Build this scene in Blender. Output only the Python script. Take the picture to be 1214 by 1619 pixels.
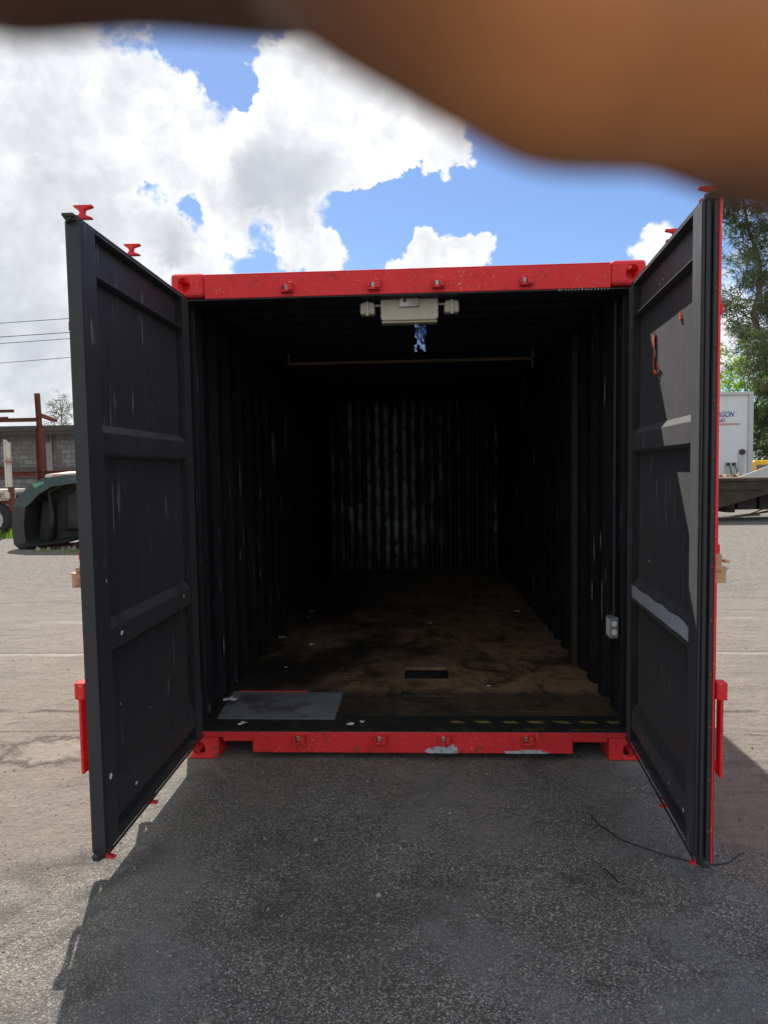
import bpy, bmesh, math, random
from mathutils import Vector, Matrix, Euler
R = math.radians
random.seed(7)
for o in list(bpy.data.objects): bpy.data.objects.remove(o)
S = bpy.context.scene
COL = S.collection

# ------------------------------------------------------------------ camera
CAM_POS = Vector((0.0526, -3.5685, 1.5546))
F = Vector((-0.0495, 0.99684, -0.0622)).normalized()
RT = Vector((0.99869, 0.0486, -0.01593)).normalized()
UP = RT.cross(F).normalized(); RT = F.cross(UP).normalized()
cd = bpy.data.cameras.new('camera'); cam = bpy.data.objects.new('camera', cd); COL.objects.link(cam)
cam.matrix_world = Matrix(((RT.x, UP.x, -F.x, CAM_POS.x), (RT.y, UP.y, -F.y, CAM_POS.y), (RT.z, UP.z, -F.z, CAM_POS.z), (0, 0, 0, 1)))
cd.sensor_fit = 'VERTICAL'; cd.sensor_height = 9.6; cd.lens = 9.6*1078.68/1619
cd.clip_start = 0.005; cd.clip_end = 5000
cd.dof.use_dof = True; cd.dof.focus_distance = 4.2; cd.dof.aperture_fstop = 2.6
S.camera = cam

# ------------------------------------------------------------------ sun, sky, exposure
SUNV = Vector((-0.58, 1.82, 2.59)).normalized()      # towards the sun
sl = bpy.data.lights.new('sun', 'SUN'); sl.energy = 4.2; sl.angle = R(0.5); sl.color = (1, 0.95, 0.88)
so = bpy.data.objects.new('sun', sl); COL.objects.link(so)
so.rotation_euler = SUNV.to_track_quat('Z', 'Y').to_euler()
S.view_settings.view_transform = 'Standard'; S.view_settings.look = 'None'
S.view_settings.exposure = 0.8; S.view_settings.gamma = 1; S.view_settings.use_curve_mapping = False

class NT:
    """small node-tree writer"""
    def __init__(s, nt): s.nt = nt; s.n = nt.nodes; s.l = nt.links
    def new(s, t, **kw):
        n = s.n.new(t)
        for k, v in kw.items(): setattr(n, k, v)
        return n
    def put(s, sock, v):
        if isinstance(v, bpy.types.NodeSocket): s.l.new(v, sock)
        elif v is not None:
            if sock.type == 'RGBA' and hasattr(v, '__len__') and len(v) == 3: v = (*v, 1)
            sock.default_value = v
    def m(s, op, a, b=None, c=None, clamp=False):
        n = s.new('ShaderNodeMath', operation=op, use_clamp=clamp)
        s.put(n.inputs[0], a); s.put(n.inputs[1], b) if b is not None else 0
        if c is not None: s.put(n.inputs[2], c)
        return n.outputs[0]
    def vm(s, op, a, b=None, out=0):
        n = s.new('ShaderNodeVectorMath', operation=op); s.put(n.inputs[0], a)
        if b is not None: s.put(n.inputs[1], b)
        return n.outputs[out]
    def mix(s, f, a, b, bt='MIX'):
        n = s.new('ShaderNodeMix', data_type='RGBA', blend_type=bt)
        s.put(n.inputs[0], f); s.put(n.inputs[6], a); s.put(n.inputs[7], b); return n.outputs[2]
    def noise(s, v, sc, det=5, rough=0.55, dist=0, out=0):
        n = s.new('ShaderNodeTexNoise'); s.put(n.inputs['Vector'], v)
        n.inputs['Scale'].default_value = sc; n.inputs['Detail'].default_value = det
        n.inputs['Roughness'].default_value = rough; n.inputs['Distortion'].default_value = dist
        return n.outputs[out]
    def vor(s, v, sc, out='Distance', feat='F1'):
        n = s.new('ShaderNodeTexVoronoi', feature=feat); s.put(n.inputs['Vector'], v); n.inputs['Scale'].default_value = sc
        return n.outputs[out]
    def ramp(s, v, lo, hi, smooth=True):
        n = s.new('ShaderNodeMapRange', interpolation_type='SMOOTHSTEP' if smooth else 'LINEAR')
        s.put(n.inputs[0], v); s.put(n.inputs[1], lo); s.put(n.inputs[2], hi); return n.outputs[0]
    def scale(s, v, sc, loc=(0, 0, 0)):
        n = s.new('ShaderNodeMapping'); s.put(n.inputs[0], v); n.inputs['Scale'].default_value = sc; n.inputs['Location'].default_value = loc
        return n.outputs[0]

def pxdir(px, py):
    return (F + RT*((px-607)/1078.68) - UP*((py-809.5)/1078.68)).normalized()

W = bpy.data.worlds.new('World'); S.world = W; W.use_nodes = True
w = NT(W.node_tree); W.node_tree.nodes.clear()
sky = w.new('ShaderNodeTexSky', sky_type='NISHITA'); sky.sun_disc = False
sky.sun_elevation = math.asin(SUNV.z); sky.sun_rotation = math.atan2(SUNV.x, SUNV.y)
sky.air_density = 1.0; sky.dust_density = 0.3; sky.ozone_density = 2.0
gen = w.new('ShaderNodeTexCoord').outputs['Generated']
# clouds: cumulus heaps at compass directions, edges broken up by noise
HEAPS = [  # px, py, radius px, amount
 (20, 230, 210, .9), (170, 110, 120, .55), (255, 215, 95, .55), (60, 420, 170, .6), (440, 130, 62, .6), (500, 220, 120, .75), (620, 225, 95, .7),
 (700, 245, 80, .85), (560, 130, 120, .7), (560, 285, 60, .5), (400, 280, 90, .65), (300, 380, 95, .55), (420, 335, 65, .4), (495, 400, 62, .95), (200, 370, 90, .5), (712, 392, 55, 1.0), (660, 418, 48, .8),
 (765, 400, 40, .7), (60, 560, 190, .55), (80, 640, 120, .6), (1035, 372, 42, .55), (1010, 400, 50, .5), (1160, 540, 90, .7), (1190, 380, 60, .5),
 (880, 262, 30, .4), (-250, 350, 350, .8), (-500, 700, 300, .6), (1500, 500, 180, .7), (1800, 200, 250, .6), (1000, -500, 350, .7), (300, -700, 400, .7),
 (640, 700, 170, .5), (900, 690, 150, .5)]
HOLES = [(640, 318, 50, .75), (730, 322, 45, .8), (570, 350, 40, .5), (305, 45, 48, .7), (385, 150, 24, .8), (350, 95, 26, .45), (232, 308, 34, .85), (300, 325, 26, .6), (420, 352, 28, .5), (900, 330, 130, .9), (610, 340, 60, .7), (520, 340, 40, .4), (850, 250, 90, .3), (40, 560, 40, .25)]
def cloud_field(v):
    wp_ = w.vm('MULTIPLY', w.vm('SUBTRACT', w.noise(v, 11, 5, .65, out=1), (.5, .5, .5)), (.13, .13, .13))
    return w.vm('NORMALIZE', w.vm('ADD', v, wp_))
wv = cloud_field(gen)
tot = None
for lst, sg in ((HEAPS, 1), (HOLES, -1)):
    for (px, py, r, a) in lst:
        d = pxdir(px, py); ang = r/1078.68*d.dot(F)
        dd = w.vm('DISTANCE', wv, tuple(d), out=1)
        g = w.m('MULTIPLY', w.ramp(dd, ang*1.5, ang*.35), a*sg)
        tot = g if tot is None else w.m('ADD', tot, g)
for d, ang, a in (((0, -1, .35), .75, .9), ((.8, -.5, .5), .5, .8), ((-.8, -.5, .6), .6, .8), ((.1, -.1, 1), .45, .9), ((1, .25, .55), .4, .8), ((-1, .4, .3), .45, .8)):  # unseen clouds added out of view to whiten the ambient light
    dd = w.vm('DISTANCE', wv, tuple(Vector(d).normalized()), out=1); tot = w.m('ADD', tot, w.m('MULTIPLY', w.ramp(dd, ang*1.3, ang*.5), a))
tot = w.m('MINIMUM', tot, 1.0)
def billow(v):
    a = w.noise(v, 8, 9, .60, .25); b = w.vor(w.vm('ADD', v, w.vm('MULTIPLY', w.noise(v, 30, 3, .5, out=1), (.02, .02, .02))), 20)
    return w.m('ADD', a, w.m('MULTIPLY', b, -.28))
b0 = billow(gen); sunoff = tuple(SUNV*.03)
b1 = billow(w.vm('ADD', gen, sunoff))
fine = w.noise(gen, 40, 8, .65)
dens = w.m('ADD', tot, w.m('MULTIPLY', w.m('SUBTRACT', b0, .40), 1.25))
dens = w.m('ADD', dens, w.m('MULTIPLY', w.m('SUBTRACT', fine, .5), .45))
mask = w.ramp(w.m('ADD', dens, w.m('MULTIPLY', w.m('SUBTRACT', w.noise(gen, 90, 6, .7), .5), .25)), .34, .66)
greyer = None   # the deep, shaded bodies of the heaps
for px, py, r, a in ((30, 290, 170, .40), (430, 290, 80, .45), (60, 590, 130, .35), (290, 395, 50, .35)):
    q = w.m('MULTIPLY', w.ramp(w.vm('DISTANCE', wv, tuple(pxdir(px, py)), out=1), r/1078.68*1.3, r/1078.68*.2), a); greyer = q if greyer is None else w.m('ADD', greyer, q)
relief = w.ramp(w.m('SUBTRACT', b0, b1), -.06, .10)
core = w.ramp(w.m('ADD', w.m('ADD', dens, w.m('MULTIPLY', w.m('SUBTRACT', w.noise(gen, 5.5, 6, .55), .5), 1.9)), greyer), .55, 1.75)
ccol = w.mix(core, (7.6, 7.6, 7.6), (3.5, 3.7, 3.95))
curd = w.ramp(w.noise(gen, 24, 9, .68, .4), .36, .66)
ccol = w.mix(w.m('MULTIPLY', curd, .30), ccol, (3.4, 3.55, 3.8))
ccol = w.mix(w.m('MULTIPLY', w.m('SUBTRACT', 1, relief), .38), ccol, (3.3, 3.5, 3.8))
skc = w.mix(1.0, sky.outputs[0], (.62, .69, .82), 'MULTIPLY')
mixc = w.mix(w.m('MULTIPLY', mask, .97), skc, ccol)
bg = w.new('ShaderNodeBackground'); w.l.new(mixc, bg.inputs[0]); bg.inputs[1].default_value = 0.10
wo = w.new('ShaderNodeOutputWorld'); w.l.new(bg.outputs[0], wo.inputs[0])

# ------------------------------------------------------------------ helpers
class MB:
    def __init__(s): s.v = []; s.f = []; s.mi = []
    def quad(s, a, b, c, d, m=0):
        i = len(s.v); s.v += [tuple(a), tuple(b), tuple(c), tuple(d)]; s.f.append((i, i+1, i+2, i+3)); s.mi.append(m)
    def tri(s, a, b, c, m=0):
        i = len(s.v); s.v += [tuple(a), tuple(b), tuple(c)]; s.f.append((i, i+1, i+2)); s.mi.append(m)
    def hexa(s, P, m=0):
        i = len(s.v); s.v += [tuple(p) for p in P]
        ms = m if isinstance(m, (list, tuple)) else [m]*6
        for q, mm in zip(((0, 3, 2, 1), (4, 5, 6, 7), (0, 1, 5, 4), (2, 3, 7, 6), (1, 2, 6, 5), (3, 0, 4, 7)), ms):
            s.f.append(tuple(i+k for k in q)); s.mi.append(mm)
        return s
    def box(s, x0, x1, y0, y1, z0, z1, m=0, f=None):
        P = [(x0, y0, z0), (x1, y0, z0), (x1, y1, z0), (x0, y1, z0), (x0, y0, z1), (x1, y0, z1), (x1, y1, z1), (x0, y1, z1)]
        if f: P = [f(*p) for p in P]
        return s.hexa(P, m)   # faces: bottom, top, y0, y1, x1, x0
    def prism(s, A, B, m=0, cap=True):
        """A and B: matching loops"""
        i = len(s.v); n = len(A); s.v += [tuple(p) for p in A]+[tuple(p) for p in B]
        for k in range(n):
            s.f.append((i+k, i+(k+1) % n, i+n+(k+1) % n, i+n+k)); s.mi.append(m)
        if cap:
            s.f.append(tuple(i+k for k in reversed(range(n)))); s.mi.append(m)
            s.f.append(tuple(i+n+k for k in range(n))); s.mi.append(m)
        return s
    def tube(s, pts, r, n=10, m=0, cap=True):
        pts = [Vector(p) for p in pts]; rs = r if isinstance(r, (list, tuple)) else [r]*len(pts)
        i0 = len(s.v); prev = None
        for k, p in enumerate(pts):
            t = (pts[min(k+1, len(pts)-1)]-pts[max(k-1, 0)]).normalized()
            if prev is None: a = t.orthogonal().normalized()
            else: a = (prev - t*prev.dot(t)).normalized()
            prev = a; b = t.cross(a)
            for j in range(n):
                q = 2*math.pi*j/n; s.v.append(tuple(p+(a*math.cos(q)+b*math.sin(q))*rs[k]))
        for k in range(len(pts)-1):
            for j in range(n):
                a = i0+k*n+j; b = i0+k*n+(j+1) % n; s.f.append((a, b, b+n, a+n)); s.mi.append(m)
        if cap:
            s.f.append(tuple(i0+j for j in reversed(range(n)))); s.mi.append(m)
            e = i0+(len(pts)-1)*n; s.f.append(tuple(e+j for j in range(n))); s.mi.append(m)
        return s
    def build(s, name, mats, parent=None, smooth=False, bevel=0, recalc=True, seg=2):
        me = bpy.data.meshes.new(name); me.from_pydata(s.v, [], s.f)
        if not isinstance(mats, (list, tuple)): mats = [mats]
        for m in mats: me.materials.append(m)
        me.polygons.foreach_set('material_index', s.mi)
        if recalc:
            b = bmesh.new(); b.from_mesh(me); bmesh.ops.recalc_face_normals(b, faces=b.faces); b.to_mesh(me); b.free()
        if smooth: me.polygons.foreach_set('use_smooth', [True]*len(me.polygons))
        me.update()
        o = bpy.data.objects.new(name, me); COL.objects.link(o)
        if parent: o.parent = parent; o.matrix_parent_inverse = world_of(parent).inverted()
        if bevel:
            bm_ = o.modifiers.new('bevel', 'BEVEL'); bm_.width = bevel; bm_.segments = seg; bm_.limit_method = 'ANGLE'; bm_.angle_limit = R(35)
            bm_.harden_normals = False
        return o
def world_of(o):
    m = o.matrix_basis.copy()
    if o.parent: m = world_of(o.parent) @ o.matrix_parent_inverse @ m
    return m
def tag(o, label=None, cat=None, group=None, kind=None):
    if label: o['label'] = label
    if cat: o['category'] = cat
    if group: o['group'] = group
    if kind: o['kind'] = kind
    return o
def thing(name, label, cat, loc=(0, 0, 0), rz=0, group=None):
    o = bpy.data.objects.new(name, None); COL.objects.link(o); o.location = loc; o.rotation_euler = (0, 0, rz)
    o.empty_display_size = .1
    return tag(o, label, cat, group)
def bake(o):
    """apply the modifiers of o"""
    bpy.context.view_layer.update(); dg = bpy.context.evaluated_depsgraph_get()
    me = bpy.data.meshes.new_from_object(o.evaluated_get(dg)); o.modifiers.clear(); o.data = me; return o
def copy_tree(o, parent=None, loc=None):
    c = o.copy(); COL.objects.link(c)
    if parent: c.parent = parent
    if loc is not None: c.location = loc
    for ch in [x for x in bpy.data.objects if x.parent == o]: copy_tree(ch, c)
    return c

# ------------------------------------------------------------------ materials
def mat(name):
    m = bpy.data.materials.new(name); m.use_nodes = True; t = NT(m.node_tree)
    p = m.node_tree.nodes['Principled BSDF']; return m, t, p
def simple(name, col, rough=.6, metal=0, var=.25, sc=12, bump=.0, bsc=60, spec=.5, streak=None, dirt=None, dirtc=(.06, .05, .04), dsc=4):
    m, t, p = mat(name); co = t.new('ShaderNodeTexCoord').outputs['Object']
    n = t.noise(co, sc, 6, .6)
    c = t.mix(n, tuple(x*(1-var) for x in col), tuple(min(1, x*(1+var)) for x in col))
    if streak: c = t.mix(t.m('MULTIPLY', t.ramp(t.noise(t.scale(co, (9, 9, .8)), 3, 5, .6), .5, .75), streak), c, tuple(x*.35 for x in col))
    if dirt: c = t.mix(t.m('MULTIPLY', t.ramp(t.noise(co, dsc, 8, .65), .48, .66), dirt), c, dirtc)
    t.put(p.inputs['Base Color'], c); p.inputs['Metallic'].default_value = metal
    t.put(p.inputs['Roughness'], t.m('ADD', t.m('MULTIPLY', n, .3), rough-.15))
    p.inputs['Specular IOR Level'].default_value = spec
    if bump:
        b = t.new('ShaderNodeBump'); b.inputs['Strength'].default_value = bump; b.inputs['Distance'].default_value = .004
        t.put(b.inputs['Height'], t.noise(co, bsc, 6, .65)); t.put(p.inputs['Normal'], b.outputs[0])
    return m
def red_paint(name='red_paint', chips=True):
    m, t, p = mat(name); co = t.new('ShaderNodeTexCoord').outputs['Object']
    n = t.noise(co, 6, 6, .6)
    c = t.mix(n, (.56, .020, .026), (.78, .045, .053))
    c = t.mix(t.m('MULTIPLY', t.ramp(t.noise(t.scale(co, (14, 14, 1.5)), 3, 6, .65), .5, .8), .35), c, (.32, .018, .014))
    sx = t.new('ShaderNodeSeparateXYZ'); t.l.new(co, sx.inputs[0])
    if chips:
        # rust and yellow primer chips, worn low edge
        r1 = t.ramp(t.m('ADD', t.noise(co, 38, 8, .7), t.m('MULTIPLY', t.noise(co, 3, 3, .5), .35)), .84, .88)
        c = t.mix(t.m('MULTIPLY', r1, .85), c, (.09, .035, .02))
        c = t.mix(t.m('MULTIPLY', t.ramp(t.noise(co, 12, 8, .7), .54, .66), .45), c, (.20, .022, .018))
        dots = t.ramp(t.m('ADD', t.vor(co, 55), t.m('MULTIPLY', t.noise(co, 5, 4, .6), -.5)), -.09, -.16)
        c = t.mix(t.m('MULTIPLY', dots, .6), c, (.55, .40, .12))
        wide = t.m('MULTIPLY', t.ramp(t.noise(co, 9, 7, .65), .60, .64), t.ramp(sx.outputs[2], .09, .045))
        c = t.mix(t.m('MULTIPLY', wide, .8), c, (.13, .06, .025))
    t.put(p.inputs['Base Color'], c); t.put(p.inputs['Roughness'], t.m('ADD', t.m('MULTIPLY', n, .3), .42)); p.inputs['Specular IOR Level'].default_value = .25
    b = t.new('ShaderNodeBump'); b.inputs['Strength'].default_value = .35; b.inputs['Distance'].default_value = .003
    t.put(b.inputs['Height'], t.m('ADD', t.noise(co, 30, 6, .6), t.m('MULTIPLY', t.noise(co, 4, 3, .5), 2))); t.put(p.inputs['Normal'], b.outputs[0])
    return m
SKYLIT_DUST = (.045, .045, .05)
def black_paint(name, base=(.014, .015, .019), streaks=0, wear=0, rough=.5, sheen=0):
    m, t, p = mat(name); co = t.new('ShaderNodeTexCoord').outputs['Object']
    n = t.noise(co, 5, 7, .6)
    c = t.mix(n, tuple(x*.7 for x in base), tuple(x*1.35 for x in base))
    vs = t.noise(t.scale(co, (22, 22, 1.3)), 2.2, 7, .65)
    c = t.mix(t.m('MULTIPLY', t.ramp(vs, .5, .72), .5), c, tuple(min(1, x*2.6) for x in base))
    scuff = t.m('MULTIPLY', t.ramp(t.noise(t.scale(co, (3, 3, 9)), 6, 7, .75, 1.5), .62, .70), t.ramp(t.noise(co, 2.1, 4, .6), .48, .62))
    c = t.mix(t.m('MULTIPLY', scuff, .35), c, (.06, .062, .068))
    if streaks:
        s1 = t.noise(t.scale(co, (26, 26, 2.4)), 1.5, 4, .6)
        s2 = t.noise(co, 2.3, 3, .5)
        k = t.ramp(t.m('ADD', s1, t.m('MULTIPLY', s2, .35)), .80, .90)
        c = t.mix(t.m('MULTIPLY', k, streaks), c, (.22, .25, .28))
        sp = t.ramp(t.vor(co, 24), .07, .035)
        c = t.mix(t.m('MULTIPLY', t.m('MULTIPLY', sp, t.ramp(t.noise(co, 3.1, 3, .5), .56, .62)), .6), c, (.25, .27, .3))
    if wear:
        sx = t.new('ShaderNodeSeparateXYZ'); t.l.new(co, sx.inputs[0])
        px = t.m('SUBTRACT', 1, t.m('ABSOLUTE', t.m('MULTIPLY', t.m('ADD', sx.outputs[0], .28), 1.05)), clamp=True)
        blot = t.m('ADD', t.noise(t.scale(co, (3.2, 3, 1.1)), 1.6, 5, .55), t.m('MULTIPLY', px, .30))
        k = t.m('MULTIPLY', t.ramp(blot, .50, .92), t.ramp(t.noise(co, 6, 6, .6), .3, .6))
        k = t.m('MULTIPLY', t.m('MULTIPLY', k, t.ramp(sx.outputs[2], 2.5, 2.42)), t.ramp(t.m('ADD', sx.outputs[2], t.m('MULTIPLY', t.noise(co, 3, 5, .6), .8)), .45, 1.1))
        geo = t.new('ShaderNodeNewGeometry')
        k = t.m('MULTIPLY', k, t.ramp(t.m('MULTIPLY', sx.outputs[1], -1), -5.862, -5.845))
        c = t.mix(t.m('MULTIPLY', k, wear), c, (.50, .56, .57))
    gn = t.new('ShaderNodeNewGeometry'); sn = t.new('ShaderNodeSeparateXYZ'); t.l.new(gn.outputs['Normal'], sn.inputs[0])
    c = t.mix(t.m('MULTIPLY', t.ramp(sn.outputs[2], .35, .7), t.m('MULTIPLY', t.ramp(t.noise(co, 8, 6, .6), .2, .6), .75)), c, SKYLIT_DUST)   # settled dust and extra sky light painted on up-facing ledges
    t.put(p.inputs['Base Color'], c)
    t.put(p.inputs['Roughness'], t.m('ADD', t.m('MULTIPLY', t.noise(co, 9, 5, .6), .35), rough-.17))
    p.inputs['Specular IOR Level'].default_value = .35
    if sheen: p.inputs['Sheen Weight'].default_value = sheen; p.inputs['Sheen Roughness'].default_value = .45
    b = t.new('ShaderNodeBump'); b.inputs['Strength'].default_value = .3; b.inputs['Distance'].default_value = .004
    t.put(b.inputs['Height'], t.m('ADD', t.noise(co, 45, 6, .6), t.m('MULTIPLY', t.noise(co, 3, 3, .5), 3))); t.put(p.inputs['Normal'], b.outputs[0])
    return m
M = {}
M['red'] = red_paint(); M['red_clean'] = red_paint('red_fittings', True)
M['black_door'] = black_paint('black_door_paint', (.0105, .0105, .014), streaks=.45, rough=.58, sheen=.10)
M['black_wall'] = black_paint('black_wall_paint', (.007, .0075, .010), streaks=.5, rough=.6)
M['black_end'] = black_paint('black_end_paint', (.0045, .005, .006), wear=.75, rough=.6)
M['black_roof'] = black_paint('black_roof_paint', (.020, .021, .027), rough=.6)
M['rubber'] = simple('rubber', (.02, .022, .026), .6, var=.3, bump=.2)
M['steel'] = simple('bare_steel', (.42, .42, .42), .45, .7, var=.3, sc=20, dirt=.7, dirtc=(.12, .06, .03))
M['plate'] = simple('steel_plate', (.25, .26, .285), .42, .35, var=.35, sc=5, dirt=.75, dirtc=(.06, .055, .05), bump=.15, bsc=20)
M['cream'] = simple('cream_plastic', (.42, .395, .33), .45, var=.06, dirt=.3, dirtc=(.35, .30, .2), dsc=9)
M['tape'] = simple('grey_tape', (.40, .42, .47), .4, .1, var=.12, sc=25, bump=.3, bsc=30)
M['orange'] = simple('orange_plastic', (.75, .13, .04), .5, var=.15)
M['paper'] = simple('paper', (.62, .62, .62), .8, var=.15)
M['yellow_tape'] = simple('yellow_tape', (.22, .18, .045), .6, var=.4, sc=40, dirt=1, dirtc=(.025, .02, .018), dsc=30)
M['black_tape'] = simple('black_sill', (.012, .012, .012), .6, var=.3, sc=30, dirt=.4, dirtc=(.05, .045, .035), dsc=15, bump=.3)
M['grey_box'] = simple('grey_outlet', (.22, .24, .25), .5, .2, var=.1)
M['white'] = simple('white_plastic', (.7, .7, .68), .5, var=.08)
M['batten'] = simple('brown_batten', (.030, .020, .012), .8, var=.4, sc=10, streak=.4)
M['bar'] = simple('ceiling_batten', (.18, .13, .08), .8, var=.3)
M['rust'] = simple('rusty_steel', (.12, .035, .022), .85, var=.4, sc=9, dirt=.5, dirtc=(.22, .09, .04), dsc=6, bump=.4)
M['rust_white'] = simple('worn_white_paint', (.55, .53, .46), .8, var=.2, sc=6, dirt=.9, dirtc=(.25, .11, .05), dsc=2.2)
M['bracket'] = simple('worn_bracket', (.45, .30, .17), .7, var=.4, sc=20, dirt=.9, dirtc=(.35, .03, .02), dsc=12)
M['tyre'] = simple('tyre_rubber', (.02, .02, .02), .85, var=.3)
M['rim'] = simple('white_rim', (.5, .5, .48), .6, var=.2, dirt=.5, dirtc=(.2, .1, .05), dsc=6)
M['green_shell'] = simple('green_shell', (.005, .030, .025), .5, var=.4, sc=5, dirt=.6, dirtc=(.03, .045, .04), dsc=4)
M['dark_shell'] = simple('dark_shell_inside', (.016, .020, .019), .6, var=.4, sc=5, dirt=.6, dirtc=(.035, .045, .038), dsc=3, bump=.5, bsc=8)
M['roof_dark'] = simple('dark_roof_edge', (.065, .055, .052), .8, var=.3, streak=.4)
M['dark_frame'] = simple('dark_trailer_frame', (.030, .026, .023), .8, var=.5, dirt=.6, dirtc=(.085, .060, .04), dsc=2, bump=.4)
M['alu'] = simple('aluminium_sheet', (.42, .43, .43), .5, .3, var=.15, sc=2, streak=.25)
M['yellow'] = simple('yellow_cab_paint', (.75, .45, .03), .4, var=.12)
M['timber'] = simple('timber', (.30, .23, .16), .85, var=.4, sc=5)
M['trunk'] = simple('bark', (.13, .10, .08), .95, var=.4, sc=14, bump=.6, bsc=20)
M['glass'] = simple('cab_glass', (.10, .13, .15), .08, var=.1)
M['cable'] = simple('black_cable', (.015, .015, .017), .6)
M['wire'] = simple('wire', (.05, .055, .07), .6)
M['text_blue'] = simple('blue_lettering', (.03, .06, .30), .5, var=.1)
M['text_red'] = simple('red_stripe', (.42, .10, .10), .5, var=.1)
def foil():
    m, t, p = mat('blue_foil'); p.inputs['Base Color'].default_value = (.15, .24, .42, 1); p.inputs['Metallic'].default_value = .9; p.inputs['Roughness'].default_value = .14
    return m
M['foil'] = foil()
def leafmat(name, a, b, tr=.35):
    m, t, p = mat(name); co = t.new('ShaderNodeTexCoord').outputs['Object']
    c = t.mix(t.ramp(t.noise(co, 1.1, 4, .6), .35, .65), a, b)
    t.put(p.inputs['Base Color'], c); p.inputs['Roughness'].default_value = .6; p.inputs['Specular IOR Level'].default_value = .3
    tl = t.new('ShaderNodeBsdfTranslucent'); t.put(tl.inputs[0], t.mix(1, c, (1.3, 1.5, .6), 'MULTIPLY'))
    mx = t.new('ShaderNodeMixShader'); mx.inputs[0].default_value = tr
    t.l.new(p.outputs[0], mx.inputs[1]); t.l.new(tl.outputs[0], mx.inputs[2])
    t.l.new(mx.outputs[0], m.node_tree.nodes['Material Output'].inputs[0]); return m
M['needle'] = leafmat('casuarina_needles', (.045, .066, .033), (.088, .115, .055), .32)
M['leaf'] = leafmat('bright_leaves', (.16, .26, .035), (.30, .42, .06), .45)
M['leaf_dark'] = leafmat('mid_leaves', (.05, .09, .02), (.10, .16, .035), .35)
M['grass'] = leafmat('grass_blades', (.12, .22, .03), (.22, .34, .05), .4)

def floor_mat():
    m, t, p = mat('worn_plywood'); co = t.new('ShaderNodeTexCoord').outputs['Object']
    sx = t.new('ShaderNodeSeparateXYZ'); t.l.new(co, sx.inputs[0])
    n = t.noise(t.scale(co, (4, 1.1, 1)), 2.5, 8, .65)
    c = t.mix(n, (.09, .060, .036), (.40, .28, .17))
    # dust trodden in: more to the right of the doorway; black paint towards the rear and left
    d = t.m('ADD', t.noise(co, 1.3, 6, .6), t.m('MULTIPLY', sx.outputs[0], .16))
    c = t.mix(t.ramp(d, .30, .62), (.018, .016, .014), c)
    c = t.mix(t.m('MULTIPLY', t.ramp(t.noise(co, 16, 7, .7), .50, .70), .65), c, (.015, .012, .009))
    c = t.mix(t.m('MULTIPLY', t.ramp(t.noise(co, 2.6, 8, .72, .8), .47, .63), .8), c, (.020, .015, .011))
    c = t.mix(t.m('MULTIPLY', t.ramp(t.noise(t.scale(co, (1, 3, 1)), 9, 8, .75, .6), .60, .72), .5), c, (.26, .19, .12))
    c = t.mix(t.m('MULTIPLY', t.ramp(sx.outputs[1], .72, .55), .75), c, (.020, .018, .016))
    # board joints
    for (ax, per, off) in ((0, .61, .17), (1, 1.22, .58)):
        f = t.m('ABSOLUTE', t.m('SUBTRACT', t.m('FRACT', t.m('DIVIDE', t.m('ADD', sx.outputs[ax], 10+off), per)), .5))
        c = t.mix(t.m('MULTIPLY', t.ramp(f, .012 if ax == 0 else .006, .002), t.m('MULTIPLY', t.ramp(t.noise(co, 3, 4, .6), .4, .6), .5)), c, (.008, .007, .006))
    t.put(p.inputs['Base Color'], c); t.put(p.inputs['Roughness'], t.m('ADD', t.m('MULTIPLY', t.noise(co, 4, 6, .6), .6), .28)); p.inputs['Specular IOR Level'].default_value = .35
    b = t.new('ShaderNodeBump'); b.inputs['Strength'].default_value = .6; b.inputs['Distance'].default_value = .008
    t.put(b.inputs['Height'], t.noise(co, 22, 7, .65)); t.put(p.inputs['Normal'], b.outputs[0]); return m
M['floor'] = floor_mat()

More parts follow.
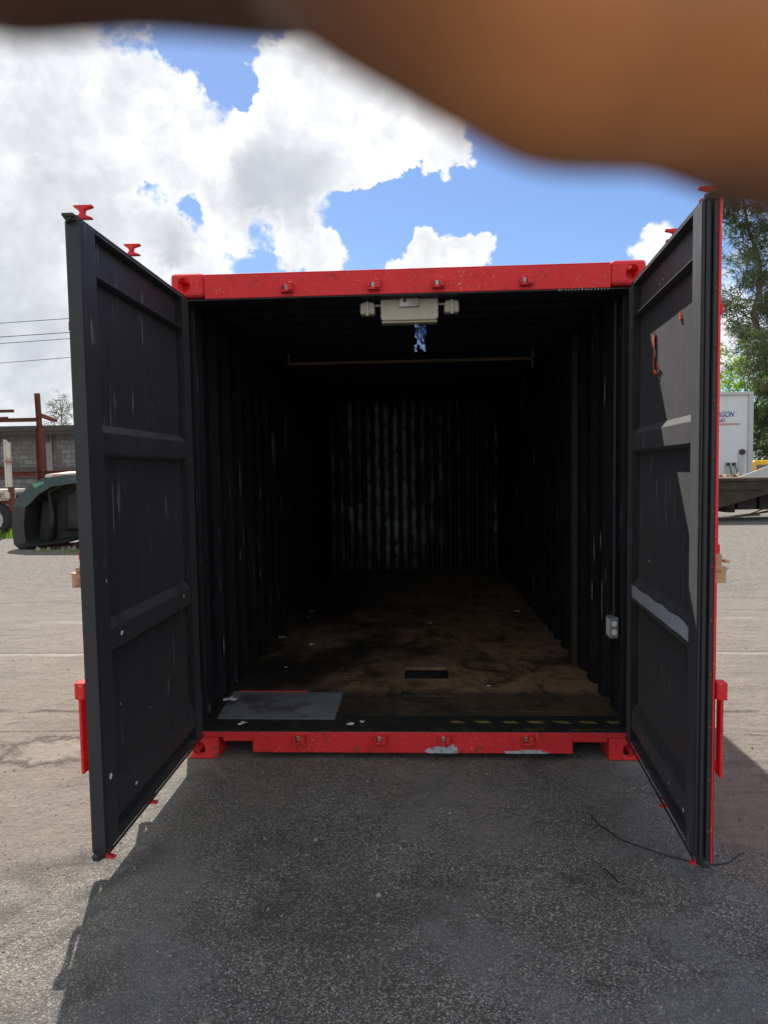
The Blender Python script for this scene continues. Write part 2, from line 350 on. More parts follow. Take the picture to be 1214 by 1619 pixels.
def ground_mat():
    m, t, p = mat('yard_ground'); co = t.new('ShaderNodeTexCoord').outputs['Object']
    sx = t.new('ShaderNodeSeparateXYZ'); t.l.new(co, sx.inputs[0]); X, Y = sx.outputs[0], sx.outputs[1]
    # asphalt with worn aggregate
    stones = t.vor(co, 215, out='Color'); sb = t.new('ShaderNodeSeparateColor'); t.l.new(stones, sb.inputs[0])
    sd = t.vor(co, 150); big_s = t.vor(co, 120, out='Color'); s2 = t.new('ShaderNodeSeparateColor'); t.l.new(big_s, s2.inputs[0]); bd = t.vor(co, 78)
    patchy = t.noise(co, 1.1, 7, .62, .4); mid = t.noise(co, 6, 6, .65); grit = t.noise(co, 140, 4, .7)
    stonec = t.mix(sb.outputs[0], (.060, .058, .055), (.62, .60, .56))
    tan = t.m('MULTIPLY', t.ramp(t.m('ADD', t.m('MULTIPLY', X, -1), t.m('MULTIPLY', t.noise(co, 1.4, 6, .6), 1.2)), 1.20, 1.85), .85)
    stonec = t.mix(tan, stonec, t.mix(sb.outputs[0], (.12, .108, .09), (.60, .56, .48)))
    binder = t.mix(mid, (.052, .050, .049), (.135, .129, .122)); binder = t.mix(t.m('MULTIPLY', t.ramp(grit, .45, .65), .5), binder, (.17, .16, .145))
    binder = t.mix(tan, binder, t.mix(mid, (.18, .163, .135), (.29, .268, .222)))
    expo = t.m('ADD', t.m('MULTIPLY', patchy, 1.1), t.m('MULTIPLY', sb.outputs[1], .75))
    asp = t.mix(t.m('MULTIPLY', t.ramp(expo, .55, .95), t.ramp(sd, .70, .30)), binder, stonec)
    pick = t.m('MULTIPLY', t.ramp(s2.outputs[1], .72, .80), t.ramp(bd, .50, .36))
    asp = t.mix(t.m('MULTIPLY', pick, .75), asp, t.mix(s2.outputs[0], (.09, .085, .08), (.40, .385, .36)))
    asp = t.mix(t.m('MULTIPLY', t.ramp(t.noise(co, 2.3, 6, .6, .8), .54, .70), .5), asp, (.045, .042, .040))
    asp = t.mix(t.m('MULTIPLY', t.ramp(t.noise(co, 3.7, 7, .65, 1.2), .56, .70), .35), asp, (.20, .185, .165))
    asp = t.mix(t.m('MULTIPLY', t.ramp(t.noise(co, 1.5, 7, .65, .3), .46, .62), .60), asp, t.mix(grit, (.10, .10, .10), (.34, .34, .345)))   # worn pale, dusty patches
    asp = t.mix(t.m('MULTIPLY', t.ramp(t.noise(t.scale(co, (1, 1, 1), (3, 7, 0)), 1.3, 6, .6, .3), .52, .68), .45), asp, (.052, .045, .040))   # oil-darkened patches
    cv = t.vor(t.vm('ADD', co, t.vm('MULTIPLY', t.noise(co, 3, 5, .7, out=1), (.5, .5, .5))), 1.25, feat='DISTANCE_TO_EDGE')
    crack = t.m('MULTIPLY', t.ramp(cv, .012, .003), t.ramp(t.noise(co, 1.7, 3, .5), .50, .60))
    # beige dust: strong away from the container mouth
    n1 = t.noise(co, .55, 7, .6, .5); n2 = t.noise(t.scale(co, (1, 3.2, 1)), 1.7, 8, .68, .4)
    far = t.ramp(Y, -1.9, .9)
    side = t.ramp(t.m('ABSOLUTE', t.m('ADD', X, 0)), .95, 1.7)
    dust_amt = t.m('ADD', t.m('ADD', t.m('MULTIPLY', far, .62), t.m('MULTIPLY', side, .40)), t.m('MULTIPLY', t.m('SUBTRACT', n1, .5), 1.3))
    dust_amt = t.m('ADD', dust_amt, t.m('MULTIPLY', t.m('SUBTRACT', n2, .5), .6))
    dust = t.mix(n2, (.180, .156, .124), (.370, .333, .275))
    dust = t.mix(t.m('MULTIPLY', t.ramp(t.noise(co, 13, 8, .72, .5), .50, .68), .45), dust, (.115, .102, .088))
    dust = t.mix(t.m('MULTIPLY', t.ramp(t.noise(t.scale(co, (1, 1, 1), (5, 5, 5)), 24, 8, .75, .5), .52, .66), .40), dust, (.36, .335, .295))
    dust = t.mix(t.m('MULTIPLY', t.ramp(t.noise(t.scale(co, (.28, 2.4, 1)), 3.0, 7, .65, .5), .54, .66), .40), dust, (.12, .105, .09))   # tyre drag marks
    dust = t.mix(t.m('MULTIPLY', t.ramp(t.noise(co, 75, 6, .75), .48, .66), .5), dust, (.12, .107, .092))
    dust = t.mix(t.m('MULTIPLY', t.ramp(t.vor(co, 95), .22, .10), t.ramp(t.noise(co, 2.1, 5, .6), .42, .6)), dust, (.07, .062, .055))
    dust = t.mix(t.m('MULTIPLY', t.ramp(t.noise(t.scale(co, (.5, .5, 1), (9, 2, 0)), 1.6, 7, .65, .6), .5, .68), .45), dust, (.21, .20, .185))
    dust = t.mix(t.m('MULTIPLY', t.ramp(t.noise(t.scale(co, (.5, 2.6, 1)), 2.2, 8, .7, 1.0), .60, .70), .45), dust, (.11, .095, .08))
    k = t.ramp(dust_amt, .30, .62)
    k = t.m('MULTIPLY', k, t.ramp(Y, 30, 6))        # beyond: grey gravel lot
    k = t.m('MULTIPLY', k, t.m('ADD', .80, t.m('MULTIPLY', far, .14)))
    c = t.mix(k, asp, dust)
    c = t.mix(t.m('MULTIPLY', crack, .35), c, (.03, .027, .025))
    gk = t.m('MULTIPLY', t.ramp(t.m('ADD', Y, t.m('MULTIPLY', n1, 6)), 5.5, 9.5), t.m('ADD', .45, t.m('MULTIPLY', patchy, .7)))
    gv = t.vor(co, 34, out='Color'); gs = t.new('ShaderNodeSeparateColor'); t.l.new(gv, gs.inputs[0])
    grav = t.mix(gs.outputs[0], (.06, .058, .055), (.29, .27, .25)); grav = t.mix(t.m('MULTIPLY', n2, .6), grav, (.17, .152, .133))
    c = t.mix(t.m('MULTIPLY', gk, .85), c, grav)
    # pale slab edges and cracks running across the yard, both sides of the container
    wob = t.m('ADD', Y, t.m('MULTIPLY', t.noise(t.scale(co, (.35, .35, 1)), 2, 4, .6), .35))
    for yy, wd, cc, am in ((2.30, .045, (.40, .38, .35), .6), (2.36, .018, (.08, .07, .06), .6), (3.55, .05, (.40, .38, .35), .45), (.92, .02, (.07, .06, .05), .7), (.55, .012, (.07, .06, .05), .6), (4.6, .03, (.10, .09, .08), .4)):
        l = t.ramp(t.m('ABSOLUTE', t.m('SUBTRACT', wob, yy)), wd*1.7, wd*.5)
        l = t.m('MULTIPLY', l, t.ramp(t.noise(t.scale(co, (1, .3, 1)), 1.3, 5, .6), .38, .52))
        c = t.mix(t.m('MULTIPLY', l, am), c, cc)
    # filled pothole on the left: pale fill, dark broken rim
    dx = t.m('MULTIPLY', t.m('ADD', X, 2.02), 1/.20); dy = t.m('MULTIPLY', t.m('SUBTRACT', Y, .10), 1/.14)
    rr = t.m('SQRT', t.m('ADD', t.m('MULTIPLY', dx, dx), t.m('MULTIPLY', dy, dy)))
    rr = t.m('ADD', rr, t.m('MULTIPLY', t.m('SUBTRACT', t.noise(co, 7, 8, .75), .5), 2.6))
    c = t.mix(t.m('MULTIPLY', t.ramp(t.m('ABSOLUTE', t.m('SUBTRACT', rr, 1.3)), .35, .05), .7), c, (.075, .06, .05))
    c = t.mix(t.m('MULTIPLY', t.ramp(rr, 1.05, .75), .6), c, (.36, .32, .26))
    t.put(p.inputs['Base Color'], c); p.inputs['Roughness'].default_value = .9; p.inputs['Specular IOR Level'].default_value = .25
    h = t.m('ADD', t.m('MULTIPLY', t.m('SUBTRACT', 1, sd), t.m('SUBTRACT', 1, t.m('MULTIPLY', k, .75))), t.m('MULTIPLY', t.noise(co, 28, 9, .75), 3.8))
    h = t.m('ADD', h, t.m('MULTIPLY', t.noise(co, 5, 8, .7), 12))
    b = t.new('ShaderNodeBump'); b.inputs['Strength'].default_value = .9; b.inputs['Distance'].default_value = .008
    t.put(b.inputs['Height'], h); t.put(p.inputs['Normal'], b.outputs[0]); return m
M['ground'] = ground_mat()
def block_mat():
    m, t, p = mat('concrete_block'); co = t.new('ShaderNodeTexCoord').outputs['Object']
    br = t.new('ShaderNodeTexBrick'); sp = t.new('ShaderNodeSeparateXYZ'); t.l.new(co, sp.inputs[0])
    cb = t.new('ShaderNodeCombineXYZ'); t.l.new(sp.outputs[0], cb.inputs[0]); t.l.new(sp.outputs[2], cb.inputs[1]); t.l.new(cb.outputs[0], br.inputs['Vector'])
    br.inputs['Scale'].default_value = 1; br.inputs['Brick Width'].default_value = .4; br.inputs['Row Height'].default_value = .2; br.inputs['Mortar Size'].default_value = .014
    br.inputs['Color1'].default_value = (.17, .165, .16, 1); br.inputs['Color2'].default_value = (.25, .245, .235, 1); br.inputs['Mortar'].default_value = (.10, .098, .095, 1)
    c = t.mix(t.m('MULTIPLY', t.ramp(t.noise(co, 1.8, 8, .75), .42, .62), .75), br.outputs[0], (.10, .095, .09))
    c = t.mix(t.m('MULTIPLY', t.ramp(t.noise(t.scale(co, (3, 3, .6)), 1.5, 6, .7), .55, .7), .5), c, (.36, .35, .33))
    t.put(p.inputs['Base Color'], c); p.inputs['Roughness'].default_value = .95
    return m
M['block'] = block_mat()
M['concrete_dark'] = simple('stained_concrete', (.10, .095, .09), .9, var=.5, sc=3, bump=.4)
M['concrete'] = simple('concrete', (.26, .25, .24), .9, var=.25, sc=3, streak=.5)
def trailer_mat():
    m, t, p = mat('white_trailer_panel'); co = t.new('ShaderNodeTexCoord').outputs['Object']
    sx = t.new('ShaderNodeSeparateXYZ'); t.l.new(co, sx.inputs[0])
    c = t.mix(t.noise(co, 1.5, 5, .6), (.50, .53, .57), (.60, .63, .66))
    c = t.mix(t.m('MULTIPLY', t.ramp(t.noise(t.scale(co, (7, 7, .25)), 2, 6, .7), .55, .72), .5), c, (.28, .28, .27))
    f = t.m('ABSOLUTE', t.m('SUBTRACT', t.m('FRACT', t.m('DIVIDE', t.m('ADD', sx.outputs[0], 10.1), .61)), .5))
    c = t.mix(t.m('MULTIPLY', t.ramp(f, .018, .006), .4), c, (.3, .3, .3))
    t.put(p.inputs['Base Color'], c); p.inputs['Roughness'].default_value = .5; return m
M['trailer'] = trailer_mat()
def skin_mat():
    m, t, p = mat('skin'); co = t.new('ShaderNodeTexCoord').outputs['Object']
    # mottled dark skin; placed spots paint the orange backlit glow and dim red tip
    c = t.mix(t.noise(co, 70, 4, .6), (.095, .046, .030), (.135, .068, .042))
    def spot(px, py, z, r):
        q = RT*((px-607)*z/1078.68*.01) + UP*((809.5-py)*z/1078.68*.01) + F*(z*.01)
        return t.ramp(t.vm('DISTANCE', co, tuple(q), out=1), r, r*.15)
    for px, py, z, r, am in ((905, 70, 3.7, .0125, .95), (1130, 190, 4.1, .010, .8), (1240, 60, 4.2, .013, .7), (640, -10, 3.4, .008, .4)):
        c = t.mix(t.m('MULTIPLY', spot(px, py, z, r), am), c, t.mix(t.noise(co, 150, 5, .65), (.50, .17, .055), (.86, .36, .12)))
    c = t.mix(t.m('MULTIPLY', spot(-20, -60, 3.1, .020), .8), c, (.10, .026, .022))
    t.put(p.inputs['Base Color'], c); p.inputs['Roughness'].default_value = .55
    p.subsurface_method = 'RANDOM_WALK'
    p.inputs['Subsurface Weight'].default_value = .35; p.inputs['Subsurface Radius'].default_value = (1, .40, .14); p.inputs['Subsurface Scale'].default_value = .004
    b = t.new('ShaderNodeBump'); b.inputs['Strength'].default_value = .25; b.inputs['Distance'].default_value = .0004
    t.put(b.inputs['Height'], t.vor(co, 900)); t.put(p.inputs['Normal'], b.outputs[0]); return m
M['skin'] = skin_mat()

# ------------------------------------------------------------------ ground
g = MB(); g.quad((-900, -900, 0), (900, -900, 0), (900, 1500, 0), (-900, 1500, 0))
tag(g.build('ground', M['ground'], recalc=False), kind='structure')

# ------------------------------------------------------------------ shipping container
LEN = 6.058
C = thing('shipping_container', 'red shipping container with black painted inside and both end doors standing open', 'shipping container', (0, 0, 0))
def part(mb, name, mats, parent=None, **kw): return mb.build(name, mats, parent or C, **kw)
# corner castings
def make_casting(bottom):
    me = MB(); sx_, sy_, sz_ = .178, .170, .128 if not bottom else .118
    me.box(0, sx_, 0, sy_, 0, sz_); o = me.build('corner_casting', M['red'])
    bpy.context.view_layer.update()
    b = o.modifiers.new('b', 'BEVEL'); b.width = .022 if not bottom else .01; b.segments = 3; b.limit_method = 'ANGLE'
    def cut(pts, axis, d0, d1):
        m = MB()
        if axis == 'y': A = [(a, d0, c) for a, c in pts]; B = [(a, d1, c) for a, c in pts]
        elif axis == 'x': A = [(d0, a, c) for a, c in pts]; B = [(d1, a, c) for a, c in pts]
        else: A = [(a, c, d0) for a, c in pts]; B = [(a, c, d1) for a, c in pts]
        m.prism(A, B); c_ = m.build('cut', M['red']); md = o.modifiers.new('c', 'BOOLEAN'); md.object = c_; md.operation = 'DIFFERENCE'; md.solver = 'EXACT'; return c_
    def oval(cx, cz, rx, rz, n=20, arch=False):
        P = []
        for k in range(n):
            q = 2*math.pi*k/n; c_, s_ = math.cos(q), math.sin(q)
            e = .75
            P.append((cx+rx*math.copysign(abs(c_)**e, c_), cz+rz*math.copysign(abs(s_)**(e if not (arch and s_ > 0) else 1.3), s_)))
        return P
    cs = [cut(oval(.072, sz_*.5, .033, .038 if not bottom else .038, arch=bottom), 'y', -.01, .06)]
    cs.append(cut([(.022, .022), (sx_-.022, .022), (sx_-.022, sz_-.022), (.022, sz_-.022)], 'y', .025, sy_-.025))
    cs.append(cut(oval(.085, sz_*.5, .055, .036), 'x', -.01, .06))
    cs.append(cut(oval(.085, .085, .03, .055), 'z', (sz_-.05) if not bottom else -.01, sz_+.01 if not bottom else .05))
    bake(o)
    for c_ in cs: bpy.data.objects.remove(c_)
    return o
for bottom in (False, True):
    c0 = make_casting(bottom)
    z0 = 0.0 if bottom else 2.465
    first = True
    for sx_ in (-1, 1):
        for yy, sy_ in ((-.003, 1), (LEN+.003, -1)):
            o = c0 if first else c0.copy()
            if not first: COL.objects.link(o)
            first = False
            me = c0.data.copy(); 
            bmx = bmesh.new(); bmx.from_mesh(me)
            for v in bmx.verts: v.co = Vector((sx_*(1.2195-v.co.x), yy+sy_*v.co.y, z0+v.co.z))
            if sx_*sy_ > 0: bmesh.ops.reverse_faces(bmx, faces=bmx.faces)
            bmx.to_mesh(me); bmx.free(); o['_me'] = 1; o_me = me
            if o is c0: keep = me
            else: o.data = me
            o.parent = C
            if bottom and sx_ < 0 and sy_ > 0: o['label'] = 'bottom casting with rusty yellow chipped patch'
    # c0 gets its own baked mesh last
    c0.data = keep
for o in bpy.data.objects:
    if '_me' in o: del o['_me']

# header
h = MB(); h.box(-1.041, 1.041, 0, .10, 2.455, 2.575, [1, 0, 0, 1, 0, 0])
h.box(-1.041, 1.041, .004, .05, 2.575, 2.583)
hd = part(h, 'header', [M['red'], M['black_roof']], bevel=.006)
h2 = MB(); h2.box(-1.155, 1.155, .004, .16, 2.449, 2.4545)
part(h2, 'header_lip', M['black_roof'])
def keeper(x, z, parent, sgn):
    k = MB()
    k.box(x-.030, x+.030, -.006, .0, z-.026, z+.026)
    k.box(x+.004, x+.030, -.040, -.006, z-.018, z+.024)
    k.box(x-.034, x-.022, -.034, -.006, z-.012, z+.018)
    k.box(x-.034, x+.030, -.030, -.006, z-.024, z-.012)
    k.box(x-.018, x+.003, -.014, -.0065, z-.010, z+.017, 1)
    o = k.build('cam_keeper', [M['red_clean'], M['steel']], parent, bevel=.003)
    return o
for x in (-.604, -.155, .173, .616): keeper(x, 2.498, hd, 1)
rnd = random.Random(2)
for k in range(16):
    x = .78+k*.0165+rnd.uniform(-.003, .003); m_ = MB(); zt_ = 2.4545; l_ = rnd.uniform(.006, .014)
    m_.quad((x, .0032, zt_-.0055), (x+.004, .0032, zt_-.0055), (x+.005, .0032, zt_-.0055+l_*.4), (x+.001, .0032, zt_-.0055+l_*.4)); m_.quad((x, .0035, 2.4485), (x+.005, .0035, 2.4485), (x+.006, .03, 2.4485), (x+.002, .03, 2.4485)); part(m_, 'scratch_mark', M['white'], recalc=False)
# sill with fork pockets cut out of the lower edge
s_ = MB()
xs = [(-1.219, -1.017, .118), (-1.017, -.855, .098), (-.855, .855, .036), (.855, 1.035, .098), (1.035, 1.219, .118)]
for a, b, z in xs: s_.box(a, b, 0.0, .045, z, .150, [0, 0, 0, 0, 0, 0])
si = part(s_, 'door_sill', [M['red']], bevel=.004)
for x in (-.595, -.161, .180, .615): keeper(x, .114, si, -1)
def blob(cx, cz, rx, rz, y, seed, flat_bottom=True):
    rnd = random.Random(seed); P = []
    for k in range(22):
        q = math.pi*k/21; r = 1+rnd.uniform(-.22, .22)
        P.append((cx+rx*math.cos(q)*r, y, cz+rz*math.sin(q)**.8*r))
    return P
PRIMER = simple('bare_primer', (.42, .48, .52), .7, var=.2, sc=20, dirt=.8, dirtc=(.14, .10, .08), dsc=28)
for cx, rx, rz, sd in ((.165, .085, .036, 3), (.215, .03, .045, 5), (.62, .10, .022, 8), (.54, .05, .014, 2)):
    wp = MB(); P = blob(cx, .037, rx, rz, -.0012-sd*.0002, sd); Q = [(a, b+.0008, c) for a, b, c in P]; wp.prism(P, Q); part(wp, 'bare_primer_patch', PRIMER)
rnd = random.Random(4)
for k in range(7):
    yp = MB(); cx = -1.208+rnd.uniform(0, .018); cz = rnd.uniform(.012, .06); P = []
    for j in range(9):
        q = 2*math.pi*j/9; r = rnd.uniform(.6, 1.2); P.append((cx+.010*math.cos(q)*r, -.0045-.0003*k, cz+.017*math.sin(q)*r))
    yp.prism(P, [(a, b+.001, c) for a, b, c in P]); part(yp, 'chipped_yellow_primer', M['bracket'])
# threshold plate with hazard stripes
th = MB(); th.box(-1.15, 1.15, .002, .24, .140, .1545); part(th, 'threshold_plate', M['black_tape'], bevel=.003)
for k in range(2, 9):
    x = -.05+k*.142; hz_ = MB()
    hz_.quad((x, .118, .1560), (x+.075, .118, .1560), (x+.045, .152, .1560), (x-.03, .152, .1560)); part(hz_, 'hazard_stripe', M['yellow_tape'], recalc=False)
for k in range(26):
    x = rnd.uniform(-1.05, 1.08); l = rnd.uniform(.004, .03) if x < .5 else rnd.uniform(.02, .09); hz_ = MB()
    y = .018+rnd.uniform(-.006, .012); hz_.quad((x, y, .1560+k*.00004), (x+l, y+.001, .1560+k*.00004), (x+l, y+.005, .1560+k*.00004), (x+.003, y+.006, .1560+k*.00004)); part(hz_, 'paint_fleck', M['yellow_tape'], recalc=False)
# floor with the cut-out
fl = MB(); HX0, HX1, HY0, HY1 = -.05, .245, .90, 1.18
fl.box(-1.192, HX0, .24, 6.0, .135, .155); fl.box(HX1, 1.192, .24, 6.0, .135, .155)
fl.box(HX0, HX1, .24, HY0, .135, .155); fl.box(HX0, HX1, HY1, 6.0, .135, .155)
part(fl, 'floor', M['floor'])
pn = MB(); pn.box(-.06, .26, .55, .895, .1552, .164); part(pn, 'floor_patch', M['floor'], bevel=.003)
pn = MB(); pn.box(.27, .9, .30, .62, .1552, .159); part(pn, 'floor_patch', M['floor'], bevel=.003)
bs = MB()
for k in range(18): y = .28+k*.325; bs.box(-1.15, 1.15, y, y+.045, .035, .134)
for sx_ in (-1, 1): bs.box(*sorted((sx_*1.2125, sx_*1.1935)), .17, LEN-.18, .03, .159)
bs.box(-1.04, 1.04, LEN-.05, LEN, .035, .15)
part(bs, 'underframe', M['dark_frame'])
# corrugated panels
def corr(axis, s0, s1, base, depth, pitch, z0, z1, flip=1, frac=(.30, .20, .30, .20), th=.003):
    """axis 'y': wall along y at x=base, ribs grow by depth*flip; 'x': wall along x at y=base. material 0 = side towards flip"""
    prof = []; s = s0; k = 0
    f = frac
    while s < s1-1e-6:
        for st, d in ((0, 0), (f[0], 0), (f[0]+f[1], 1), (f[0]+f[1]+f[2], 1)):
            q = s+st*pitch
            if q <= s1: prof.append((q, d*depth))
        s += pitch
    prof.append((s1, prof[-1][1]))
    mb = MB()
    def P(q, d, z): return (base+flip*d, q, z) if axis == 'y' else (q, base+flip*d, z)
    i0 = 0
    for (a, da), (b, db) in zip(prof, prof[1:]):
        mb.quad(P(a, da+th, z0), P(b, db+th, z0), P(b, db+th, z1), P(a, da+th, z1), 0)
        mb.quad(P(a, da, z0), P(b, db, z0), P(b, db, z1), P(a, da, z1), 1)
    return mb
for sx_ in (-1, 1):
    part(corr('y', .16, LEN-.16, sx_*1.198, .038, .278, .137, 2.56, flip=-sx_), 'side_wall', [M['black_wall'], M['red']], recalc=False)
part(corr('x', -1.19, 1.19, LEN-.185, .036, .124, .155, 2.58, flip=-1, frac=(.22, .2, .38, .2)), 'end_wall', [M['black_end'], M['red']], recalc=False)
r2 = MB()
yy = .14
while yy < LEN-.14:
    p_ = .21; z = 2.535
    for a, b, d0, d1 in ((0, .07, 0, 0), (.07, .10, 0, .02), (.10, .18, .02, .02), (.18, .21, .02, 0)):
        for off, mi in ((0, 0), (.004, 1)):
            r2.quad((-1.16, yy+a, z+d0+off), (1.16, yy+a, z+d0+off), (1.16, yy+b, z+d1+off), (-1.16, yy+b, z+d1+off), mi)
    yy += p_
part(r2, 'roof', [M['black_roof'], M['red']], recalc=False)
# rails and posts
rl = MB()
for sx_ in (-1, 1):
    rl.box(*sorted((sx_*1.215, sx_*1.15)), .17, LEN-.17, 2.50, 2.575, [1, 0, 1, 1, 0 if sx_ > 0 else 1, 1 if sx_ > 0 else 0])
part(rl, 'top_rail', [M['red'], M['black_roof']])
for sx_ in (-1, 1):
    po = MB()
    x0, x1 = sorted((sx_*1.2185, sx_*1.172)); po.box(x0, x1, .002, .06, .118, 2.465, [0, 0, 1, 1, 0 if sx_ > 0 else 1, 1 if sx_ > 0 else 0])
    x0, x1 = sorted((sx_*1.2185, sx_*1.155)); po.box(x0, x1, .06, .165, .118, 2.465, [0, 0, 1, 1, 0 if sx_ > 0 else 1, 1 if sx_ > 0 else 0])
    x0, x1 = sorted((sx_*1.155, sx_*1.125)); po.box(x0, x1, .085, .10, .155, 2.449, 1)
    part(po, 'corner_post', [M['red'], M['black_wall']], bevel=.003)
    po = MB(); x0, x1 = sorted((sx_*1.2185, sx_*1.165)); po.box(x0, x1, LEN-.16, LEN-.002, .118, 2.465, [0, 0, 1, 0, 0 if sx_ > 0 else 1, 1 if sx_ > 0 else 0]); part(po, 'corner_post', [M['red'], M['black_wall']])
# scars of pale paint on the side walls (smears where the black has rubbed off)
def smear(mb, x, y, z, ln, wd, sgn, seed):
    rnd = random.Random(seed); n = 7; L = []; Rr = []
    for k in range(n):
        f = k/(n-1); w_ = wd*math.sin(math.pi*(.12+.76*f))*rnd.uniform(.5, 1.2); yc = y+rnd.uniform(-.004, .004)
        L.append((x, yc-w_/2, z+ln*f)); Rr.append((x, yc+w_/2, z+ln*f))
    for k in range(n-1): mb.quad(L[k], Rr[k], Rr[k+1], L[k+1])
RUB = simple('rubbed_paint', (.34, .37, .41), .6, var=.3, sc=40, dirt=.5, dirtc=(.03, .03, .03), dsc=45)
for (y, z, ln, wd) in ((.335, 1.36, .26, .035), (.33, 1.60, .20, .015), (.142, 1.63, .16, .022), (.145, 2.02, .08, .014), (.52, 1.9, .18, .02), (.75, .95, .16, .02), (.80, .70, .12, .03), (.56, .62, .25, .022), (.60, 1.05, .12, .02), (1.7, 1.2, .2, .015), (2.3, 1.35, .16, .02)):
    sm = MB(); smear(sm, 1.1525, y, z, ln, wd, 1, int(y*100+z*10)); part(sm, 'paint_scar', RUB, recalc=False)
for (y, z, ln, wd) in ((.62, 1.30, .20, .018), (.60, .68, .10, .02), (1.05, 1.35, .28, .014), (1.1, 1.05, .14, .01), (1.0, .95, .08, .02), (.55, .42, .12, .02), (1.9, 1.15, .18, .012), (2.6, 1.2, .14, .015), (1.2, .62, .1, .012)):
    sm = MB(); smear(sm, -1.1575, y, z, ln, wd, 1, int(y*90+z*20)); part(sm, 'paint_scar', RUB, recalc=False)
bt = MB(); bt.box(1.118, 1.156, 1.20, 1.29, .156, 2.46); part(bt, 'wall_batten', M['batten'], bevel=.004)
cb_ = MB(); cb_.box(-1.02, 1.02, 2.18, 2.20, 2.440, 2.462); cb_.box(-1.02, -1.005, 2.18, 2.20, 2.462, 2.535); cb_.box(1.005, 1.02, 2.18, 2.20, 2.38, 2.535)
part(cb_, 'ceiling_bar', M['bar'])

